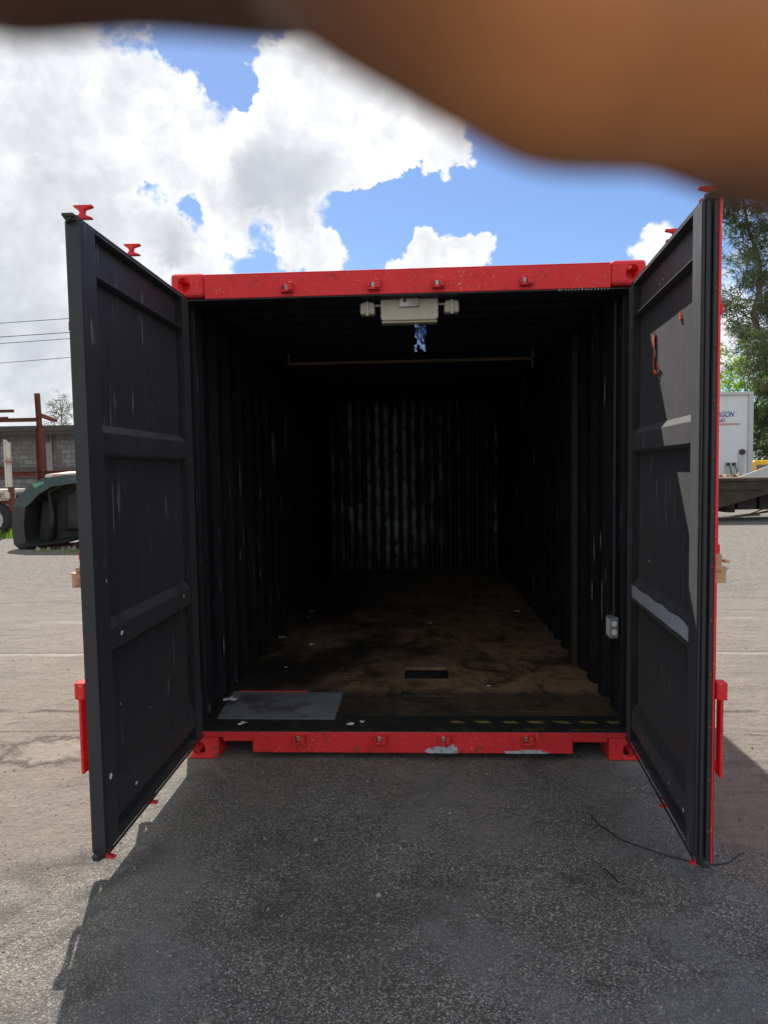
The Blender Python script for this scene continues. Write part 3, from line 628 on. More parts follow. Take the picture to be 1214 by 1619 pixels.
# doors
def make_door(side):
    if side < 0:
        H = Vector((-1.175, 0, 0)); D = Vector((0, -1, 0)); N = Vector((1, 0, 0))
    else:
        D = Vector((-.085, -.9964, 0)).normalized(); N = Vector((-.9964, .085, 0)).normalized(); H = Vector((1.178, 0, 0))
    P = lambda u, w_, z: tuple(H + D*u + N*w_ + Vector((0, 0, z)))
    ZB, ZT = .135, 2.452
    d = MB()
    d.box(.0, 1.172 if side > 0 else 1.134, -.003, .002, ZB-.004, ZT+.004, 1, P)                   # red outer skin
    d.box(.0, 1.155 if side > 0 else 1.135, .0022, .0095, ZB, ZT, 0, P)                     # panel, inner side
    d.box(.0, .095, .0095, .047, ZB, ZT, 0, P)                       # hinge stile
    d.box(1.035, 1.135, .0095, .047, ZB, ZT, 0, P)                   # lock stile
    # flanges of the top rail
    d.box(.0952, 1.0348, .0095, .045, ZT-.009, ZT-.001, 0, P); d.box(.0952, 1.0348, .0095, .045, 2.286, 2.293, 0, P)
    # pressed horizontal rails with sloping tops
    for zt, zs, zb in ((1.745, 1.712, 1.632), (.990, .955, .872), (.345, .300, .215)):
        pr = [(.0095, zt), (.0405, zs), (.0405, zb), (.0095, zb-.012)]
        d.prism([P(.0952, a, b) for a, b in pr], [P(1.0348, a, b) for a, b in pr], 0)
    d.box(.0952, 1.0348, .0095, .043, ZB+.001, ZB+.012, 0, P)
    o = part(d, 'door', [M['black_door'], M['red']], bevel=.0025)
    o['label'] = ('left door leaf, black inside face in shade' if side < 0 else 'right door leaf, black inside with a sunlit wedge')
    # gasket
    gk = MB()
    if side < 0: gk.box(1.1352, 1.1545, -.0045, .046, ZB+.003, ZT-.003, 0, P)
    else: gk.box(1.1352, 1.168, .004, .016, ZB+.01, ZT-.01, 0, P); gk.tube([P(1.148, .027, ZB), P(1.148, .027, ZT)], .0095, 8)
    if side > 0: gk.tube([P(1.140, .041, ZB), P(1.140, .041, ZT)], .006, 8)
    gk.box(.0, 1.135, .0472, .051, ZB-.012, ZB-.001, 0, P); gk.box(.02, 1.17, .004, .03, ZB-.02, ZB-.004, 0, P); gk.box(.02, 1.185, .0, .04, ZT+.0045, ZT+.014, 0, P)
    gk.build('gasket', M['rubber'], o)
    # torn rubber at the free corners
    for z, sg in ((ZT, 1), (ZB, -1)):
        tr = MB()
        a = [P(1.14, .0, z), P(1.180, .002, z+sg*.002), P(1.178, .03, z+sg*.014), P(1.15, .045, z+sg*.016)]
        b = [tuple(Vector(q)-Vector((0, 0, sg*.018))) for q in a]; b[1] = P(1.172, .01, z-sg*.012)
        tr.prism(a, b); tr.build('torn_gasket_corner', M['rubber'], o)
    for k in range(12 if side > 0 else 0):
        z = .25+k*.19; rv = MB(); rv.tube([P(1.168, .010, z), P(1.172, .010, z)], .006, 8); rv.build('rivet', M['rust'], o)
    # lock rods with cams
    for u in (.63, 1.06):
        rb = MB(); rb.tube([P(u, -.028, .085), P(u, -.028, 2.478)], .015, 12); rod = rb.build('lock_rod', M['red_clean'], o, smooth=True)
        for z, sg in ((2.485, 1), (.105, -1)):
            # anvil shaped cam: plates at both ends, waist between
            W2 = [(-.040, .030), (.044, .030), (.044, .022), (.010, .012), (.006, -.008), (.026, -.018), (.040, -.022), (.040, -.029), (-.014, -.029), (-.020, -.018), (-.010, -.004), (-.018, .010), (-.034, .020)]
            pts = [(a*.84+(.018 if side < 0 else .000), b*.82+z+(.026 if side < 0 else .016)) if sg > 0 else (a*.75+.006, -b*.7+z-.016) for a, b in W2]
            cm = MB(); cm.prism([P(u-.010, a, b) for a, b in pts], [P(u+.012, a, b) for a, b in pts]); cm.build('cam', M['red_clean'], o, bevel=.0015)
        for z in (.45, 1.25, 2.1):
            gb = MB()
            gb.box(u-.035, u+.035, -.006, -.003, z-.03, z+.03, 0, P); gb.box(u-.02, u+.02, -.046, -.006, z-.016, z+.016, 0, P)
            gb.build('rod_guide', M['red_clean'], o, bevel=.003)
    # lever handles hanging down, seen edge on outside the door
    for u, in ((1.09,), (.66,)):
        hb = MB(); hb.box(u-.022, u+.022, -.056, -.044, .42 if u > 1 else .47, .73, 0, P); hb.box(u-.024, u+.024, -.068, -.030, .708, .772, 0, P); hb.box(u-.012, u+.012, -.03, -.003, .72, .75, 0, P)
        hb.build('lever_handle', M['red_clean'], o, bevel=.004)
    kb = MB(); kb.box(1.07, 1.12, -.040, -.003, 1.19 if side < 0 else 1.17, 1.21 if side < 0 else 1.235, 0, P); kb.box(1.08, 1.12, -.062, -.003, 1.183, 1.189, 0, P)
    kb.box(1.08, 1.12, -.055, -.003, 1.135, 1.183, 0, P); kb.box(1.075, 1.115, -.068, -.05, 1.205, 1.214, 0, P) if side > 0 else None
    kb.build('handle_catch', M['bracket'], o, bevel=.002)
    if side > 0:
        b2 = MB(); b2.box(1.08, 1.11, -.03, -.003, 1.262, 1.352, 0, P); b2.build('handle_stop', M['red_clean'], o, bevel=.003)
    for z in (.38, .95, 1.62, 2.22):
        hg = MB(); hg.tube([P(-.012, -.022, z-.06), P(-.012, -.022, z+.06)], .014, 10); hg.box(0, .20, -.012, -.0035, z-.035, z+.035, 0, P); hg.build('hinge', M['red_clean'], o)
    # small chips where the black paint is gone
    rr = random.Random(11+side)
    spots = [(.20, .93, .006, .010), (.93, .92, .012, .010), (.85, .265, .012, .008), (1.06, 1.15, .003, .008), (.6, .5, .003, .004), (.9, .62, .003, .005)] if side < 0 else [(.78, .245, .006, .008), (.98, .232, .008, .01), (1.0, .35, .008, .006), (.45, 2.35, .006, .004), (.5, 2.36, .006, .004), (.30, 1.1, .01, .004), (1.02, .72, .02, .006)]
    for (u, z, a, b_) in spots:
        w_ = .0476 if u > 1.035 or u < .095 else (.0412 if (.875 < z < .95 or .22 < z < .30) else .0101)
        pl = []
        for j in range(8):
            q = 2*math.pi*j/8; r = rr.uniform(.7, 1.2); pl.append(P(u+a*math.cos(q)*r, w_, z+b_*math.sin(q)*r))
        ch = MB(); ch.v += pl; ch.f.append(tuple(range(8))); ch.mi.append(0); ch.build('paint_chip', M['white'], o, recalc=False)
    if side < 0:
        ch = MB(); i = 0; pl = [P(1.09+.012*math.cos(2*math.pi*j/14), .0476, .405+.012*math.sin(2*math.pi*j/14)) for j in range(14)]; ch.v += pl; ch.f.append(tuple(range(i, i+14))); ch.mi.append(0); ch.build('paint_chip', M['white'], o, recalc=False)
    return P, o
PL, doorL = make_door(-1)
PR, doorR = make_door(1)

# things on the right door
tp = MB(); n = 16; prv = None
for k in range(n+1):
    u = .0+1.03*k/n; dz = -.004*math.sin(k*1.7)
    top = .952+dz+.010*(k/n); bot = .890+dz*.5+.008*(k/n)
    if k == n: top -= .012
    a, b = PR(u, .0425+.001*math.sin(k*2.3), top), PR(u, .0425+.001*math.cos(k*1.9), bot)
    if prv: tp.quad(prv[0], a, b, prv[1]); tp.quad(*[tuple(Vector(q)+Vector((.0008, 0, 0))) for q in (prv[1], b, a, prv[0])])
    prv = (a, b)
o = tp.build('duct_tape', M['tape'], recalc=False, smooth=True); tag(o, 'grey strip of duct tape along the lower rail of the right door', 'tape')
os_ = MB()
def ribbon(mb, pts, th=.003):
    for (a, b, c, d) in pts: mb.hexa([PR(*q) for q in (a, b, c, d)]+[PR(q[0], q[1]+th, q[2]) for q in (a, b, c, d)])
A = [(.385, 2.158, .006), (.372, 2.13, .022), (.378, 2.10, .019), (.388, 2.085, .009), (.380, 2.03, .008), (.378, 2.0, .009), (.385, 1.975, .011), (.44, 1.968, .009), (.460, 1.990, .009), (.480, 1.996, .007)]
base_w = .0115
for (a, b) in zip(A, A[1:]):
    (u0, z0, h0), (u1, z1, h1) = a, b
    if abs(z1-z0) > abs(u1-u0): ribbon(os_, [((u0-h0, base_w, z0), (u0+h0, base_w+.006, z0), (u1+h1, base_w+.006, z1), (u1-h1, base_w, z1))])
    else: ribbon(os_, [((u0, base_w, z0-h0), (u0, base_w+.006, z0+h0), (u1, base_w+.012, z1+h1), (u1, base_w+.006, z1-h1))])
o = os_.build('plastic_hook', M['orange']); tag(o, 'long orange plastic hook hanging inside the top panel of the right door', 'hook')
o2 = MB(); o2.prism([PR(.768, .010, 2.128), PR(.795, .012, 2.128), PR(.772, .014, 2.166)], [PR(.768, .016, 2.128), PR(.795, .018, 2.128), PR(.772, .016, 2.166)])
o = o2.build('plastic_scrap', M['orange']); tag(o, 'small pointed orange plastic scrap at the sunlit corner of the right door', 'scrap')

# emergency light under the header
E_ = thing('emergency_light', 'cream twin-head emergency light box mounted under the front header', 'emergency light', (.02, .14, 2.45))
m = MB(); 
P0 = [(-.130, 2.449), (.173, 2.449), (.173, 2.352), (.160, 2.338), (-.118, 2.338), (-.130, 2.352)]
m.prism([(a, .085, b) for a, b in P0], [(a, .16, b) for a, b in P0]); m.build('housing', M['cream'], E_, bevel=.006)
m = MB(); m.box(-.125, .168, .092, .155, 2.326, 2.3375); m.build('base_cover', M['bracket'] if False else simple('tan_plastic', (.36, .31, .21), .5), E_, bevel=.004)
m = MB(); m.box(-.03, .072, .070, .0845, 2.405, 2.4485); m.build('mounting_clip', M['steel'], E_, bevel=.002)
m = MB(); m.tube([(-.002, .066, 2.437), (-.002, .0695, 2.437)], .009, 12); m.build('bolt', M['rust'], E_)
for sx_ in (-1, 1):
    cx = .022+sx_*.222
    m = MB(); m.tube([(cx-sx_*.07, .12, 2.425), (cx-sx_*.01, .12, 2.425)], .006, 8); m.build('arm', M['cream'], E_)
    m = MB(); Q = [(cx-.040, 2.374), (cx+.040, 2.374), (cx+.038, 2.43), (cx+.030, 2.441), (cx-.030, 2.441), (cx-.038, 2.43)]
    m.prism([(a, .09, b) for a, b in Q], [(a, .15, b) for a, b in Q]); o = m.build('lamp_head', M['cream'], E_, bevel=.012, seg=3)
    m = MB(); m.box(cx-.008, cx+.008, .080, .090, 2.366, 2.44); m.build('lamp_bracket', M['cream'], o, bevel=.002)
# foil strip
m = MB(); rr = random.Random(3); G = []
for j in range(9):
    row = []
    for i in range(5):
        x = .048+.014*i+rr.uniform(-.003, .003)+.004*math.sin(j*.8); row.append((x, .12+rr.uniform(-.011, .011), 2.325-.0185*j+rr.uniform(-.003, .003)))
    G.append(row)
for j in range(8):
    for i in range(4):
        if (j, i) in ((5, 0), (6, 1), (7, 1), (4, 0), (7, 2)): continue
        a, b, c, d = G[j][i], G[j][i+1], G[j+1][i+1], G[j+1][i]
        m.tri(a, b, c); m.tri(a, c, d)
o = m.build('foil_strip', M['foil'], recalc=False); tag(o, 'crumpled bluish foil strip dangling below the emergency light', 'foil')
# outlet and its conduit
E_ = thing('electrical_outlet', 'grey surface outlet box with thin conduit on the right inside wall', 'outlet', (1.15, .27, .6))
m = MB(); m.box(1.105, 1.152, .215, .30, .600, .715); b_ = m.build('box', M['grey_box'], E_, bevel=.004)
for z in (.635, .682):
    m = MB(); m.tube([(1.128, .213, z), (1.128, .2165, z)], .016, 14); m.build('socket', M['white'], E_)
m = MB(); m.box(1.1035, 1.105, .225, .29, .61, .705); m.build('cover', M['white'], E_)
m = MB(); m.tube([(1.14, .26, .712), (1.14, .262, 1.6), (1.14, .258, 2.45)], .006, 8); m.tube([(1.14, .285, .712), (1.141, .287, 1.6), (1.14, .283, 2.45)], .004, 8); m.build('conduit', M['rubber'], E_)
# loose plate
m = MB(); a = [(-1.131, .647), (-.428, .623), (-.429, .167), (-1.10, .173)]
m.prism([(x, y, .1565) for x, y in a], [(x, y, .1595) for x, y in a]); o = m.build('steel_plate', M['plate'], None)
tag(o, 'flat grey steel sheet lying on the floor just inside the left doorway', 'metal sheet')
m = MB(); m.box(-1.10, -.66, .649, .655, .1555, .161); o2_ = m.build('red_edge', M['red_clean'], o)
# paper scraps
def scrap(x, y, z, s, seed, label, cat='paper scrap', mt='paper'):
    rr = random.Random(seed); n = 9; P = []; c = (x, y, z+s*.25)
    for k in range(n):
        q = 2*math.pi*k/n; r = s*rr.uniform(.45, 1.1); P.append((x+r*math.cos(q), y+r*.8*math.sin(q), z+.0015+rr.uniform(0, s*.28)))
    m = MB()
    for k in range(n): m.tri(c, P[k], P[(k+1) % n])
    o = m.build('paper_scrap', M[mt], recalc=False); return tag(o, label, cat, 'paper scraps on the container floor')
scrap(-.93, .10, .155, .035, 1, 'crumpled white scrap at the front edge of the steel sheet')
scrap(-1.11, .47, .160, .05, 2, 'bluish grey scrap at the left edge of the steel sheet')
scrap(-.33, .10, .155, .03, 3, 'dull grey scrap on the threshold right of the steel sheet')
scrap(-.27, .13, .155, .022, 14, 'tiny flat scrap on the threshold beside the dull grey one')
scrap(-.80, 1.80, .155, .04, 4, 'long white scrap on the bare floor beyond the steel sheet')
scrap(-1.10, 2.05, .155, .028, 5, 'white flake against the left wall beyond the steel sheet')
scrap(-1.02, 3.1, .155, .035, 6, 'pale flake deep inside near the left wall')
scrap(-1.0, 2.8, .155, .03, 7, 'smaller pale flake deep inside near the left wall')
scrap(.15, 2.55, .155, .035, 8, 'pale flake in the middle of the floor')
scrap(1.0, 3.05, .155, .045, 9, 'white flake deep inside near the right wall')
scrap(-.9, 1.18, .155, .016, 10, 'tiny white crumb on the floor behind the steel sheet')
scrap(.5, .75, .155, .03, 12, 'grey flake on the dusty boards right of the floor opening')

# cable on the asphalt
m = MB(); pts = [(.80, -.56), (.815, -.66), (.88, -.785), (.96, -.85), (1.04, -.905), (1.12, -.94), (1.19, -.955), (1.245, -.94), (1.29, -.90), (1.34, -.86)]
sm_ = []
for a, b in zip(pts, pts[1:]):
    for k in range(3): sm_.append((a[0]+(b[0]-a[0])*k/3+random.uniform(-.002, .002), a[1]+(b[1]-a[1])*k/3, .005))
m.tube(sm_, .0028, 6); tag(m.build('cable', M['cable'], smooth=True), 'thin black cable lying on the asphalt below the right door', 'cable')
m = MB(); m.tube([(.755, -.985, .003), (.768, -1.03, .005), (.782, -1.075, .003)], .003, 6); tag(m.build('twig', M['cable']), 'short dark stick on the shaded asphalt', 'twig')

# loose gravel: uncountable
gm = MB(); rr = random.Random(21)
for k in range(5200):
    y = -2.4+rr.random()**1.3*7.5; x = rr.uniform(-3.2-y*.3, 3.2+y*.3)
    if y > -.02 and abs(x) < 1.25: continue
    s = rr.uniform(.002, .0055)*(1+.9*(rr.random() > .96))
    a0 = rr.uniform(0, 6.28); T = []
    for j in range(4): T.append((x+s*math.cos(a0+j*1.57)*rr.uniform(.7, 1.3), y+s*math.sin(a0+j*1.57)*rr.uniform(.7, 1.3), .0))
    tp_ = [(x+(p[0]-x)*.55, y+(p[1]-y)*.55, s*rr.uniform(.6, 1.1)) for p in T]
    i = len(gm.v); gm.v += T+tp_
    for j in range(4): gm.f.append((i+j, i+(j+1) % 4, i+4+(j+1) % 4, i+4+j)); gm.mi.append(0)
    gm.f.append((i+4, i+5, i+6, i+7)); gm.mi.append(0)
def gravel_mat():
    m, t, p = mat('gravel_stones'); co = t.new('ShaderNodeTexCoord').outputs['Object']
    v = t.vor(co, 40, out='Color'); s = t.new('ShaderNodeSeparateColor'); t.l.new(v, s.inputs[0])
    t.put(p.inputs['Base Color'], t.mix(s.outputs[0], (.12, .11, .10), (.36, .34, .31))); p.inputs['Roughness'].default_value = .9; return m
tag(gm.build('gravel', gravel_mat(), recalc=False), kind='stuff')

# ------------------------------------------------------------------ left background
# block wall building
B = thing('block_building', 'long grey concrete block building with a dark roof edge behind the wreck', 'building', (-18, 24, 0))
m = MB(); m.box(-40, -6, 24, 24.25, 0, 3.17); m.build('wall', M['block'], B)
m = MB(); m.box(-40, -6, 23.96, 23.999, 1.42, 1.89); m.build('beam_band', M['concrete_dark'], B)
for k in range(9):
    x = -38.75+k*3.9; m = MB(); m.box(x, x+.42, 23.90, 23.955, 0, 3.165); m.build('pilaster', M['concrete'], B)
m = MB(); m.box(-40.3, -5.7, 23.5, 23.62, 3.175, 3.55); m.box(-40.3, -5.7, 23.62, 30, 3.4, 3.5); m.box(-40.25, -5.75, 23.47, 23.499, 3.33, 3.36); m.box(-40.25, -5.75, 23.47, 23.499, 3.2, 3.22); m.build('roof', M['roof_dark'], B)
m = MB(); m.box(-15.43, -15.0, 23.82, 23.899, 2.9, 3.17); m.build('corbel', M['concrete_dark'], B)
# rusty steel frame
Fm = thing('rusty_gantry', 'rusty brown steel gantry with cross beams in front of the block wall', 'gantry', (-13.2, 20, 0))
def ibeam(mb, a, b, hw, hh):
    a, b = Vector(a), Vector(b); t = (b-a).normalized(); sd = Vector((0, 1, 0)); up = t.cross(sd).normalized()
    for (o0, o1, w0, w1) in ((hh*.82, hh, -hw, hw), (-hh, -hh*.82, -hw, hw), (-hh*.82, hh*.82, -hw*.12, hw*.12)):
        P = []
        for e in (a, b):
            P += [e+up*o0+sd*w0, e+up*o0+sd*w1, e+up*o1+sd*w1, e+up*o1+sd*w0]
        mb.prism(P[:4], P[4:])
m = MB(); ibeam(m, (-13.20, 20, 0), (-13.20, 20, 3.2), .12, .12); m.build('post', M['rust'], Fm)
m = MB(); ibeam(m, (-13.21, 20, 3.2), (-13.24, 20, 4.42), .07, .07); m.build('upper_post', M['rust'], Fm)
m = MB(); ibeam(m, (-20, 20.0, 3.50), (-13.30, 20, 3.50), .07, .065); m.box(-20, -14.35, 19.95, 20.05, 3.565, 3.62); m.build('cross_beam', M['rust'], Fm)
m = MB(); ibeam(m, (-20, 20.2, 3.84), (-14.22, 20.2, 3.84), .05, .05); m.build('cross_beam', M['rust'], Fm)
m = MB(); P0 = [(-13.1, 3.72), (-12.60, 3.52), (-12.60, 3.40), (-12.75, 3.42), (-13.1, 3.56)]; m.prism([(a, 19.92, b) for a, b in P0], [(a, 20.08, b) for a, b in P0]); m.build('bracket_arm', M['rust'], Fm)
m = MB(); ibeam(m, (-20, 20, 1.50), (-12.2, 20, 1.62), .09, .09); m.build('low_beam', M['rust'], Fm)
m = MB(); ibeam(m, (-20, 20.3, 1.86), (-14.6, 20.3, 1.78), .07, .10); m.build('low_beam', M['rust'], Fm)
m = MB(); ibeam(m, (-19.8, 20, 0), (-19.8, 20, 3.9), .12, .12); m.build('post', M['rust'], Fm)
# rusty chassis with a wheel
K = thing('truck_chassis', 'rusty truck chassis with a white rimmed wheel and upright white pole', 'truck chassis', (-11.5, 13.5, 0))
def wheel(parent, cx, cy, cz, r, wd, name='wheel'):
    m = MB(); n = 28; prof = [(r*.62, -wd/2), (r*.92, -wd/2), (r, -wd/2+.05), (r, wd/2-.05), (r*.92, wd/2), (r*.62, wd/2)]
    rings = []
    for k in range(n):
        q = 2*math.pi*k/n; rings.append([(cx+a*math.cos(q), cy+b, cz+a*math.sin(q)) for a, b in prof])
    for k in range(n):
        A, B_ = rings[k], rings[(k+1) % n]
        for j in range(len(prof)): m.quad(A[j], A[(j+1) % len(prof)], B_[(j+1) % len(prof)], B_[j])
    w_ = m.build(name, M['tyre'], parent, smooth=True)
    m = MB(); m.tube([(cx, cy-wd*.3, cz), (cx, cy+wd*.3, cz)], r*.615, 24); m.tube([(cx, cy-wd*.5, cz), (cx, cy-wd*.31, cz)], [r*.14, r*.2], 14)
    for k in range(8):
        q = k*math.pi/4; m.tube([(cx+r*.36*math.cos(q), cy-wd*.34, cz+r*.36*math.sin(q)), (cx+r*.36*math.cos(q), cy-wd*.305, cz+r*.36*math.sin(q))], r*.05, 8)
    m.build('rim', M['rim'], w_)
wheel(K, -10.78, 13.45, .43, .43, .28); wheel(K, -13.4, 13.45, .43, .43, .28)
m = MB(); m.box(-14.5, -10.42, 13.5, 13.6, .82, 1.02); m.box(-14.5, -10.42, 14.2, 14.3, .82, 1.02)
for x in (-14.4, -13, -11.8, -10.6): m.box(x, x+.12, 13.6, 14.2, .84, .98)
m.build('frame_rail', M['rust'], K, bevel=.01)
m = MB(); m.box(-14.5, -10.50, 13.35, 14.4, 1.10, 1.20); m.box(-10.62, -10.38, 13.4, 13.7, .95, 1.12); m.box(-11.2, -10.42, 13.42, 13.48, .90, .97); m.build('deck_plate', M['rust_white'], K, bevel=.02)
m = MB(); m.box(-10.43, -10.32, 13.45, 13.56, .20, 1.26); m.build('leg', M['rust'], K)
m = MB(); m.box(-10.50, -10.455, 13.46, 13.54, 1.26, 2.47); m.box(-10.40, -10.355, 13.46, 13.54, 1.20, 2.40); m.box(-10.454, -10.401, 13.47, 13.50, 1.2, 2.44); m.box(-10.53, -10.34, 13.44, 13.56, 1.92, 1.96); m.build('pole', M['rust_white'], K)
# wrecked dark green truck hood standing on edge
Hd = thing('truck_hood', 'wrecked dark green truck hood standing on its edge in the yard', 'truck hood', (-7.2, 10.5, 0))
out = [(-8.30, .0), (-8.42, .10), (-8.45, .45), (-8.40, .90), (-8.30, 1.08), (-8.05, 1.32), (-7.75, 1.48), (-7.2, 1.55), (-6.2, 1.56), (-5.3, 1.50), (-4.9, 1.2), (-4.75, .6), (-4.8, .05), (-5.1, .05), (-5.6, .22), (-6.4, .26), (-7.0, .20), (-7.5, .08), (-7.9, .04), (-8.1, .0)]
m = MB(); n = len(out)
cx, cz = -6.6, .8
def ringp(f, y): return [(cx+(x-cx)*f, y, cz+(z-cz)*f) for x, z in out]
R0 = ringp(1, 10.3); R1 = ringp(.99, 10.7); R2 = ringp(.93, 11.3); R3 = ringp(.78, 11.75); Ri = [(x+(.16 if x < -7 else 0), y, z-(.10 if z > 1 else 0)) for x, y, z in ringp(.90, 10.16)]; Rd = ringp(.80, 10.75)
for A, B_, mi in ((R0, R1, 0), (R1, R2, 0), (R2, R3, 0), (Ri, R0, 1), (Rd, Ri, 1)):
    for k in range(n): m.quad(A[k], A[(k+1) % n], B_[(k+1) % n], B_[k], (0 if (A is Ri and A[k][2] > .75) else mi))
i = len(m.v); m.v += R3; m.f.append(tuple(range(i, i+n))); m.mi.append(0)
i = len(m.v); m.v += Rd; m.f.append(tuple(range(i, i+n))); m.mi.append(1)
m.build('shell', [M['green_shell'], M['dark_shell']], Hd, smooth=False)
m = MB()   # pressed inner panels
for pr in ([(-8.1, .15), (-7.75, .12), (-7.7, .95), (-7.95, 1.05)], [(-7.45, .35), (-5.4, .42), (-5.5, 1.28), (-7.2, 1.25), (-7.42, 1.1)]):
    A = [(a, 10.62, b) for a, b in pr]; c_ = (sum(a for a, b in pr)/len(pr), sum(b for a, b in pr)/len(pr)); m.prism(A, [(a, 10.76, b) for a, b in pr])
m.build('inner_panel', M['dark_shell'], Hd, bevel=.04, seg=3)
m = MB(); m.tube([(-7.72, 10.45, .1), (-7.62, 10.42, .7), (-7.7, 10.45, 1.2), (-7.3, 10.45, 1.38), (-5.2, 10.45, 1.40)], .05, 8); m.tube([(-7.6, 10.5, .42), (-5.2, 10.5, .5)], .03, 8); m.build('inner_rib', M['dark_shell'], Hd, smooth=True)
m = MB(); m.tube([(-7.1, 10.58, 1.05), (-7.1, 10.60, 1.05)], .045, 12); m.build('lamp_cap', M['white'], Hd)
m = MB(); m.quad((-7.95, 10.24, 1.38), (-7.68, 10.24, 1.42), (-7.66, 10.24, 1.24), (-7.8, 10.24, 1.2)); m.build('torn_corner', simple('pale_green_fibreglass', (.10, .28, .20), .6), Hd)
P_ = thing('scrap_sheet', 'rust stained white sheet lying on top of the green truck hood', 'scrap sheet', (-7.1, 10.9, 1.57))
m = MB(); m.hexa([(-7.8, 10.5, 1.50), (-6.2, 10.45, 1.575), (-6.2, 11.4, 1.60), (-7.7, 11.3, 1.56), (-7.78, 10.5, 1.56), (-6.2, 10.45, 1.63), (-6.2, 11.4, 1.66), (-7.7, 11.3, 1.62)]); m.build('sheet', simple('rusty_white_panel', (.62, .58, .5), .7, var=.2, dirt=.8, dirtc=(.45, .12, .06), dsc=3), P_)
P_ = thing('scrap_fender', 'white crumpled fender piece above the green truck hood', 'fender', (-6.8, 10.9, 1.62))
m = MB(); m.hexa([(-7.0, 10.7, 1.62), (-6.3, 10.7, 1.62), (-6.3, 11.3, 1.62), (-7.0, 11.3, 1.62), (-6.85, 10.75, 1.70), (-6.35, 10.7, 1.80), (-6.4, 11.2, 1.80), (-6.9, 11.2, 1.72)]); m.build('shell', M['white'], P_, bevel=.02)
# rubble
rr = random.Random(9); n0 = 0
rub = MB()
for k in range(160):
    x = rr.uniform(-7.9, -5.0); y = rr.uniform(10.15, 11.2); s = rr.uniform(.02, .08); a0 = rr.uniform(0, 3)
    T = [(x+s*math.cos(a0+j*1.57)*rr.uniform(.6, 1.3), y+s*math.sin(a0+j*1.57)*rr.uniform(.6, 1.3), 0) for j in range(4)]
    rub.prism(T, [(x+(p[0]-x)*.6, y+(p[1]-y)*.6, s*rr.uniform(.5, 1.2)) for p in T])
tag(rub.build('rubble', simple('rubble', (.30, .26, .22), .9, var=.5, sc=6)), kind='stuff')
# grass beside the chassis
gr = MB()
for k in range(9000):
    x = rr.uniform(-16, -9.7); y = rr.uniform(11.9, 16.5)
    if rr.random() > .4+.6*math.sin(x*2.1+y*1.7)**2: continue
    if x > -10.1 and y < 12.6: continue
    h_ = rr.uniform(.06, .26); a = rr.uniform(0, 6.28); wd = rr.uniform(.006, .012)*2; dx, dy = math.cos(a)*wd, math.sin(a)*wd; lx, ly = rr.uniform(-.08, .08), rr.uniform(-.08, .08)
    gr.quad((x-dx, y-dy, 0), (x+dx, y+dy, 0), (x+lx*.5+dx*.6, y+ly*.5+dy*.6, h_*.6), (x+lx*.5-dx*.6, y+ly*.5-dy*.6, h_*.6)); gr.tri((x+lx*.5-dx*.6, y+ly*.5-dy*.6, h_*.6), (x+lx*.5+dx*.6, y+ly*.5+dy*.6, h_*.6), (x+lx, y+ly, h_))
tag(gr.build('grass', M['grass'], recalc=False), kind='stuff')
gr = MB()
for (cx_, cy_, n_, sp) in ((-6.85, 9.75, 90, .22), (-7.6, 9.9, 30, .15), (-9.0, 8.2, 14, .1)):
    for k in range(n_):
        x = rr.gauss(cx_, sp); y = rr.gauss(cy_, sp*.6); h_ = rr.uniform(.03, .10); a = rr.uniform(0, 6.28); dx, dy = math.cos(a)*.008, math.sin(a)*.008
        gr.tri((x-dx, y-dy, 0), (x+dx, y+dy, 0), (x+rr.uniform(-.06, .06), y+rr.uniform(-.06, .06), h_))
tag(gr.build('weeds', M['grass'], recalc=False), kind='stuff')

# power lines on two poles
def pole(x, y, h_, label):
    U = thing('utility_pole', label, 'utility pole', (x, y, 0)); m = MB(); m.tube([(x, y, 0), (x, y, h_)], [.16, .11], 12); m.build('pole', M['timber'], U)
    m = MB(); m.box(x-.06, x+.06, y-.9, y+.9, 9.0, 9.12); m.build('crossarm', M['timber'], U)
pole(-45, 30, 10, 'wooden utility pole carrying the lines at the far left'); 
pole(-5, 30, 10.4, 'wooden utility pole carrying the lines behind the container')
for nm, za, zb, dy, r_, lab in ((0, 8.98, 9.14, -.6, .016, 'highest thin power line in the left sky'), (1, 8.45, 8.61, 0, .018, 'upper line of the close pair crossing the left sky'), (2, 8.24, 8.43, .5, .016, 'lower line of the close pair crossing the left sky'), (3, 7.21, 7.46, .2, .014, 'lowest thin power line in the left sky')):
    m = MB(); sl_ = (zb-za)/3.5; pts = []
    for k in range(25):
        x = -45+40*k/24; sag = ((x+25)/20)**2; z = za+sl_*(x+20.65)*.62 + .35*(sag-.03) ; pts.append((x, 30+dy, z))
    m.tube(pts, r_, 5); o = m.build('power_line', M['wire']); tag(o, lab, 'power line', 'power lines crossing the left sky')

# ------------------------------------------------------------------ right background
T = thing('box_trailer', 'white box trailer with blue AGON lettering behind the flatbed', 'trailer', (11.9, 24, 0))
m = MB(); m.box(10.6, 13.05, 24.0, 36, 1.02, 4.30); m.build('body', M['trailer'], T, bevel=.02)
m = MB(); m.box(10.55, 13.18, 23.93, 24.0, 4.24, 4.36); m.box(13.00, 13.19, 23.94, 24.02, .98, 4.24); m.box(10.55, 10.70, 23.94, 24.02, .98, 4.24); m.box(13.051, 13.17, 24.02, 36, 4.2, 4.35); m.build('edge_trim', M['alu'], T, bevel=.015)
m = MB(); m.box(12.66, 12.86, 23.96, 23.999, 1.25, 1.95); m.build('nose_plate', M['alu'], T)
m = MB(); m.tube([(12.78, 23.90, 2.02), (12.78, 23.99, 2.02)], .11, 16); m.build('lamp', M['dark_frame'], T)
m = MB(); m.box(12.12, 12.62, 23.97, 23.999, 1.20, 1.62); m.build('coupling_panel', M['alu'], T)
